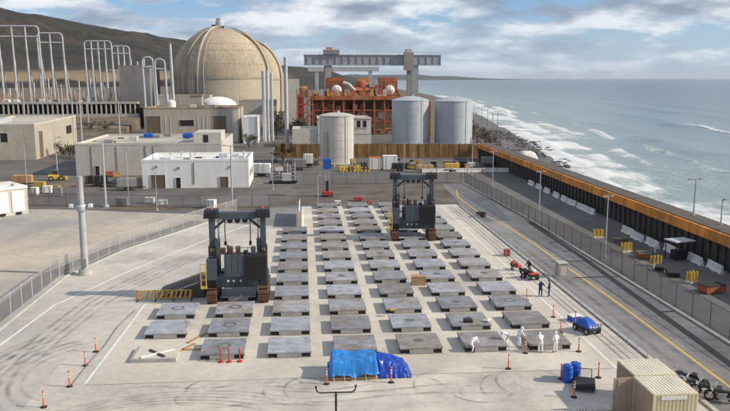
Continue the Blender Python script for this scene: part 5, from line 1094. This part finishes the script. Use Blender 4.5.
# ------------------------------------------------------------------ motorcycles
def make_bike():
    t = thing('motorcycle', 'x', 'motorcycle')
    for x in (-.75, .75):
        m = MB(); pr = [(.33+.07*math.cos(a), .06*math.sin(a)) for a in [2*math.pi*i/8 for i in range(9)]]; m.lathe(pr, 20); m.v = [(vx+x, vz, vy+.40) for vx, vy, vz in m.v]; wh = m.build('wheel', M_rubber, t, True, world=False)
        m = MB(); m.cyl((x, -.05, .4), (x, .05, .4), .06, .06, 8)
        for k in range(5): a = 2*math.pi*k/5; m.bar((x, 0, .4), (x+.27*math.cos(a), 0, .4+.27*math.sin(a)), .03)
        m.build('rim', M_chrome, wh, world=False)
        MB().lathe([(.42, -.07), (.44, 0), (.42, .07)], 10, a0=R(20), a1=R(160)).build('fender', M_craneblk, wh, world=False)
        o = [c for c in wh.children if c.name.startswith('fender')][0]; o.data.transform(Matrix.Rotation(math.pi/2, 4, 'X')); o.data.transform(Matrix.Translation((x, 0, .40)))
    MB().tube([(.75, .09, .4), (.52, .09, .95)], .03).tube([(.75, -.09, .4), (.52, -.09, .95)], .03).build('fork', M_chrome, t, world=False)
    MB().tube([(.5, 0, .9), (0, 0, .45), (-.5, 0, .45), (-.4, 0, .75), (.5, 0, .9)], .035).tube([(-.5, .08, .45), (-.75, .1, .4)], .03).build('frame', M_craneblk, t, world=False)
    MB().bevbox(-.22, .25, -.17, .17, .28, .68, .06).build('engine', M_chrome, t, world=False)
    MB().bevbox(-.05, .45, -.15, .15, .76, 1.0, .08).build('fuel_tank', M_crane, t, world=False); MB().bevbox(-.75, -.05, -.14, .14, .72, .86, .05).build('seat', M_rubber, t, world=False)
    hb = MB().tube([(.38, -.4, 1.12), (.5, -.2, 1.08), (.5, .2, 1.08), (.38, .4, 1.12)], .02).build('handlebar', M_chrome, t, world=False)
    for s_ in (-1, 1): MB().bevbox(.42, .45, s_*.42-.07, s_*.42+.07, 1.2, 1.3, .01).build('mirror', M_chrome, hb, world=False)
    MB().bevbox(.6, .72, -.1, .1, .85, 1.05, .03).build('headlight', M_tail, t, world=False); MB().cyl((-.1, .17, .32), (-.95, .2, .38), .045, .055, 8).build('exhaust', M_chrome, t, world=False)
    s_ = MB().add([(.52, -.22, 1.05), (.52, .22, 1.05), (.34, .18, 1.42), (.34, -.18, 1.42)], [(0, 1, 2, 3)]).build('windscreen', M_tail, t, world=False); s_.modifiers.new('thickness', 'SOLIDIFY').thickness = .01
    MB().bevbox(-1.0, -.62, -.3, .3, .6, .95, .05).build('pannier', M_craneblk, t, world=False)
    MB().bar((-.1, .1, .4), (-.15, .32, .01), .03).build('kickstand', M_chrome, t, world=False)
    return t
mb = make_bike(); mu = [False]
for k, (px, py) in enumerate(((682, 384), (693, 392), (706, 397), (721, 402))):
    g_ = G(px, py); place(mb, mu, (g_[0], g_[1], .0), R(150+[0, 12, -8, 6][k]), f'dark motorcycle parked beside the containers, {["farthest", "second farthest", "second nearest", "nearest"][k]} of four', 'motorcycles parked in a row')
# ------------------------------------------------------------------ carts
def wheels(t, xs_, ys_, r, w):
    for x in xs_:
        for y in ys_:
            wh = MB().cyl((x-w/2, y, r), (x+w/2, y, r), r, r, 14).build('wheel', M_rubber, t, world=False); MB().cyl((x-w/2-.01, y, r), (x+w/2+.01, y, r), r*.5, r*.5, 10).build('rim', M_tower, wh, world=False)
t = thing('utility_cart', 'small utility cart with a blue tarp-covered load beside the guard rail', 'cart', (38.9, 4.3, .015), R(20))
MB().bevbox(-.65, .65, -1.1, 1.1, .35, .6, .05).build('chassis', M_craneblk, t, world=False); wheels(t, (-.62, .62), (-.75, .75), .3, .2)
MB().tube([(-.5, -1.15, .55), (-.5, -1.3, 1.0), (.5, -1.3, 1.0), (.5, -1.15, .55)], .03).build('push_handle', M_craneblk, t, world=False)
m = MB(); vs = []
for i in range(11):
    for j in range(11):
        u, v = i/5-1, j/5-1; vs.append((u*.62, v*1.0, .5+.75*max(0, (1-u**6)*(1-v**6))**.5*(.62+.38*math.cos(v*2.2-.3))+.16*noise.noise((u*2.4, v*2.4, 1))))
m.add(vs, [(11*i+j, 11*i+j+1, 11*i+j+12, 11*i+j+11) for i in range(10) for j in range(10)]); m.build('tarp_cover', M_blue, t, True, world=False)
t = thing('blue_box', 'low blue box on the ground behind the covered utility cart', 'box', (38.9, 7.4, .015), R(15)); MB().bevbox(-.5, .5, -.4, .4, 0, .5, .05).build('body', M_blue, t, world=False); MB().bevbox(-.53, .53, -.43, .43, .5, .6, .03).build('lid', M_white, t, world=False)
t = thing('drum_cart', 'black flat cart standing in front of the blue drums', 'cart', (34.2, -7.6, .015), R(-20))
MB().bevbox(-.75, .75, -1.1, .9, .28, .42, .04).build('deck', M_craneblk, t, world=False); wheels(t, (-.6, .6), (-.7, .5), .2, .12); MB().tube([(-.5, .9, .4), (-.5, 1.1, 1.0), (.5, 1.1, 1.0), (.5, .9, .4)], .03).build('push_handle', M_craneblk, t, world=False); MB().bevbox(-.7, .7, -1.05, -.3, .42, .5, .02).build('mat', M_rubber, t, world=False)
for k, (x, y) in enumerate(((33.3, -6.5), (34.05, -6.1))):
    t = thing('blue_drum', ['left blue plastic drum by the black flat cart', 'right blue plastic drum by the black flat cart'][k], 'drum', (x, y, .015), 0, 'blue drums'); MB().lathe([(0, 0), (.38, 0), (.40, .05), (.40, .42), (.43, .45), (.40, .48), (.40, .85), (.43, .88), (.40, .91), (.40, 1.2), (.34, 1.26), (0, 1.26)], 24).build('body', M_blue, t, True, world=False)
    MB().lathe([(.36, 1.262), (.36, 1.29), (.0, 1.3)], 20).build('lid', M_tarp2, t, world=False); MB().cyl((.18, 0, 1.29), (.18, 0, 1.35), .05, .05, 8).build('bung', M_white, t, world=False)
t = thing('quad_bike', 'dark quad bike with red trim by the guard rail', 'quad bike', (39.3, 22.4, .015), R(15)); MB().bevbox(-.35, .35, -.8, .8, .4, .75, .1).build('body', M_craneblk, t, world=False); wheels(t, (-.45, .45), (-.6, .6), .3, .25)
MB().bevbox(-.6, .6, -.9, -.35, .68, .8, .04).build('front_rack', M_red, t, world=False); MB().bevbox(-.6, .6, .3, .95, .68, .82, .04).build('rear_rack', M_craneblk, t, world=False); MB().bevbox(-.2, .2, -.2, .5, .75, .9, .05).build('seat', M_rubber, t, world=False); MB().tube([(-.4, -.35, 1.1), (0, -.45, 1.0), (.4, -.35, 1.1)], .025).build('handlebar', M_chrome, t, world=False)
t = thing('red_barrow', 'red and black hand barrow near the guard rail beyond the quad bike', 'barrow', (38.8, 26.6, .015), R(30)); MB().bevbox(-.3, .3, -.6, .5, .4, .75, .12).build('tray', M_red, t, world=False); MB().cyl((-.05, -.75, .22), (.05, -.75, .22), .22, .22, 12).build('wheel', M_rubber, t, world=False)
for s_ in (-.28, .28): MB().tube([(s_*.3, -.75, .22), (s_, 0, .4), (s_, 1.1, .75)], .025).build('handle', M_craneblk, t, world=False); MB().bar((s_, .35, 0), (s_, .35, .4), .05).build('leg', M_craneblk, t, world=False)
boxy('red_box', 'small red box on the right painted line behind the lids', 'box', (39.6, 33.5, .015), .7, .6, .8, M_red); boxy('black_box', 'black box at the rear right corner of the pad', 'box', (42.6, 60.5, .015), 1.4, 1.0, .8, M_craneblk)
t = thing('concrete_box', 'square tan concrete utility box on the road beside the guard rail', 'utility box', (43.0, 22.9, 0), R(3)); MB().bevbox(-.55, .55, -.55, .55, 0, 1.65, .05).build('body', M_beige2, t, world=False); MB().bevbox(-.62, .62, -.62, .62, 1.65, 1.78, .04).build('cap', M_kerb, t, world=False); MB().box(-.35, .35, -.58, -.55, .3, 1.3).build('access_door', M_beige, t, world=False)
# ------------------------------------------------------------------ people
POSES = {
 'stand': dict(pel=(0, 0, .95), che=(0, .02, 1.28), nec=(0, .01, 1.46), hea=(0, .05, 1.60), top=(0, .03, 1.72), kn=((-.11, .04, .52), (.12, .05, .52)), an=((-.12, 0, .09), (.13, .01, .09)), sh=1.40, el=((-.29, -.02, 1.12), (.29, .0, 1.12)), wr=((-.27, .16, .92), (.26, .18, .93))),
 'work': dict(pel=(0, -.06, .93), che=(0, .10, 1.24), nec=(0, .17, 1.41), hea=(0, .25, 1.53), top=(0, .27, 1.65), kn=((-.12, .05, .52), (.13, .02, .51)), an=((-.14, -.02, .09), (.15, -.08, .09)), sh=1.35, el=((-.30, .20, 1.08), (.30, .24, 1.10)), wr=((-.18, .46, 1.00), (.17, .48, 1.02))),
 'bend': dict(pel=(0, -.18, .88), che=(0, .20, 1.08), nec=(0, .36, 1.14), hea=(0, .48, 1.13), top=(0, .60, 1.10), kn=((-.13, .05, .48), (.14, .02, .47)), an=((-.16, -.08, .09), (.17, -.12, .09)), sh=1.09, el=((-.26, .44, .84), (.26, .46, .86)), wr=((-.17, .60, .64), (.18, .62, .66))),
}
def person(label, pose, loc, rz, top_m, leg_m, hood, hat, s_=1.0):
    p = POSES[pose]; V = []; E_ = []; Rd = []
    def nv(c, r, par=None):
        V.append(Vector(c)); Rd.append(r); i = len(V)-1
        if par is not None: E_.append((par, i))
        return i
    pel = nv(p['pel'], (.16, .125)); mid = nv(Vector(p['pel']).lerp(Vector(p['che']), .5), (.15, .12), pel); che = nv(p['che'], (.185, .13), mid); nec = nv(p['nec'], (.065, .07), che); hea = nv(p['hea'], (.088, .105), nec); top = nv(p['top'], (.07, .085), hea)
    cd = (Vector(p['nec'])-Vector(p['pel'])).normalized()
    for k, sx in enumerate((-1, 1)):
        hip = nv(Vector(p['pel'])+Vector((sx*.10, 0, -.06)), (.105, .11), pel); kn = nv(p['kn'][k], (.075, .08), hip); an = nv(p['an'][k], (.05, .055), kn); a = Vector(p['an'][k]); nv(a+Vector((sx*.03, .18, -.045)), (.045, .035), an)
        shc = Vector(p['nec']) - cd*.07; sh = nv(shc+Vector((sx*.19, 0, 0)), (.075, .075), che); el = nv(p['el'][k], (.055, .055), sh); wr = nv(p['wr'][k], (.037, .037), el)
        w = Vector(p['wr'][k]); d = (w-Vector(p['el'][k])).normalized(); pa = nv(w+d*.07, (.035, .02), wr); sd_ = d.cross(Vector((0, 0, 1))).normalized()
        for q, (of, L) in enumerate(((-.03, .07), (-.01, .085), (.01, .08), (.03, .065))):
            b = nv(w+d*.10+sd_*of, (.010, .010), pa); c = nv(w+d*(.10+L*.6)+sd_*of+Vector((0, 0, -.012)), (.009, .009), b); nv(w+d*(.10+L)+sd_*of+Vector((0, 0, -.035)), (.008, .008), c)
        th = nv(w+d*.04-sd_*.045*sx, (.011, .011), wr); nv(w+d*.08-sd_*.065*sx, (.010, .010), th)
    me = bpy.data.meshes.new('skeleton'); me.from_pydata([v*s_ for v in V], E_, []); me.update(); ob = bpy.data.objects.new('skeleton', me); COL.objects.link(ob)
    sk = ob.modifiers.new('skin', 'SKIN'); sk.use_smooth_shade = True; sv = me.skin_vertices[0].data
    for i, r in enumerate(Rd): sv[i].radius = (r[0]*s_, r[1]*s_); sv[i].use_root = (i == 0)
    ob.modifiers.new('smooth', 'SUBSURF').levels = 1
    dg = bpy.context.evaluated_depsgraph_get(); bm_ = bpy.data.meshes.new_from_object(ob.evaluated_get(dg)); bpy.data.objects.remove(ob); bm_.name = 'person_body'
    bm_.materials.clear()
    for q in (top_m, leg_m, M_skin, M_boot, top_m if hood else M_skin): bm_.materials.append(q)
    hc = Vector(p['hea'])*s_; ft = [Vector(p['an'][k])*s_ for k in (0, 1)]; wrs = [(Vector(p['wr'][k])*s_, (Vector(p['wr'][k])-Vector(p['el'][k])).normalized()) for k in (0, 1)]
    for f in bm_.polygons:
        c = f.center; i = 0
        if c.z < Vector(p['pel']).z*s_-.02 and (c-hc).length > .3: i = 1
        for w, d in wrs:
            if (c-w).dot(d) > -.01 and (c-w).length < .3: i = 2
        if c.z < .12*s_: i = 3
        if (c-hc).length < .15*s_: i = 2 if (c.y-hc.y > .045 and not pose == 'bend') else 4
        f.material_index = i; f.use_smooth = True
    t = thing('person', label, 'person', loc, rz)
    o = bpy.data.objects.new('body', bm_); COL.objects.link(o); o.parent = t
    up = (Vector(p['top'])-Vector(p['nec'])).normalized() if pose != 'bend' else (Vector(p['top'])-Vector(p['nec'])).normalized()
    if hat:
        m = MB(); m.lathe([(.155, -.01), (.13, .0), (.128, .03), (.105, .085), (.06, .115), (0, .125)], 16); mm = m.build('hard_hat', hat, t, True, world=False); q = up.to_track_quat('Z', 'Y').to_matrix().to_4x4(); mm.data.transform(Matrix.Translation((Vector(p['hea'])+up*.05)*s_) @ q)
    # belt / hem
    m = MB(); c = Vector(p['pel'])+Vector((0, 0, .05)); m.lathe([(.172, -.025), (.178, 0), (.172, .025)], 16); m.v = [(x, y*.8, z) for x, y, z in m.v]; b = m.build('belt', M_tower if hood else M_craneblk, t, True, world=False); b.data.transform(Matrix.Translation(c*s_) @ cd.to_track_quat('Z', 'Y').to_matrix().to_4x4())
    return t
PP = .014
person('worker in white coveralls bending over the front lid of the sixth column', 'bend', (27.55, .1, PP), R(-58), M_suit, M_suit, True, None, 1.04)
person('worker in white coveralls bending at the right side of the sixth column front lid', 'bend', (30.85, 1.5, PP), R(75), M_suit, M_suit, True, None, 1.02)
person('worker in white coveralls standing between the two right front lids', 'work', (31.75, .9, PP), R(-70), M_suit, M_suit, True, M_hatw, 1.04)
person('worker in white coveralls standing with back turned before the right front lid', 'work', (33.15, -.5, PP), R(0), M_suit, M_suit, True, None, 1.04)
person('rightmost worker in white coveralls, with helmet, standing at the right front lid', 'stand', (34.4, -.55, PP), R(15), M_suit, M_suit, True, M_hatw, 1.04)
person('worker in navy jacket standing by the guard rail, left one', 'work', (38.2, 15.4, PP), R(-40), M_navy, M_denim, False, M_hatw, 1.04)
person('worker in navy jacket standing by the guard rail, right one', 'stand', (39.1, 15.3, PP), R(60), M_navy, M_navy, False, M_craneblk, 1.04)
person('worker in dark clothes bending at the quad bike', 'bend', (38.3, 22.5, PP), R(-85), M_denim, M_denim, False, M_hatw, 1.03)
person('worker in dark clothes standing behind the quad bike', 'work', (39.7, 24.4, PP), R(150), M_denim, M_navy, False, M_red, 1.04)
person('worker in red vest bending by the hand barrow', 'bend', (38.2, 26.0, PP), R(-60), M_red, M_denim, False, None, 1.03)
# white figure by the yellow racks and dry grass at the bottom edge
person('worker in white standing on the shore road near the bollards', 'stand', (58.9, 33.0, .0), R(90), M_suit, M_suit, True, None, 1.04)
m = MB(); rr = random.Random(77)
for k in range(5200):
    x = rr.uniform(14, 34.5); y = -12.05-rr.random()**1.5*1.6+.25*noise.noise((x*.7, 0, 0)); h = rr.uniform(.12, .5); a = rr.uniform(0, 6.28); dx, dy = .03*math.cos(a), .03*math.sin(a); lx, ly = rr.uniform(-.15, .15), rr.uniform(-.15, .15)
    m.add([(x-dx, y-dy, -.012), (x+dx, y+dy, -.012), (x+lx, y+ly, h)], [(0, 1, 2)])
o = stuff(m.build('dry_grass', M_drygrass)); tag(o, 'fringe of dry brown grass along the bottom edge of the apron', 'grass')
# leftover prototypes that were never placed
for k, u in lid_used.items():
    if not u[0]:
        for c in list(lid_protos[k].children_recursive)+[lid_protos[k]]: bpy.data.objects.remove(c)
for o in bpy.data.objects:
    for k in ('w', 'h', 'd'):
        if k in o.keys(): del o[k]

# sea air between here and the far coast
M_haze = bpy.data.materials.new('sea_haze'); M_haze.use_nodes = True; n = M_haze.node_tree.nodes; n.clear()
pv = n.new('ShaderNodeVolumePrincipled'); pv.inputs['Color'].default_value = (.80, .88, .97, 1); pv.inputs['Density'].default_value = .000028; pv.inputs['Anisotropy'].default_value = .2
ho = n.new('ShaderNodeOutputMaterial'); M_haze.node_tree.links.new(pv.outputs[0], ho.inputs['Volume'])
m = MB(); m.box(-7500, 70000, -500, 50000, -16, 330); o = stuff(m.build('haze', M_haze)); tag(o, 'thin pale sea haze over the whole coast', 'haze')
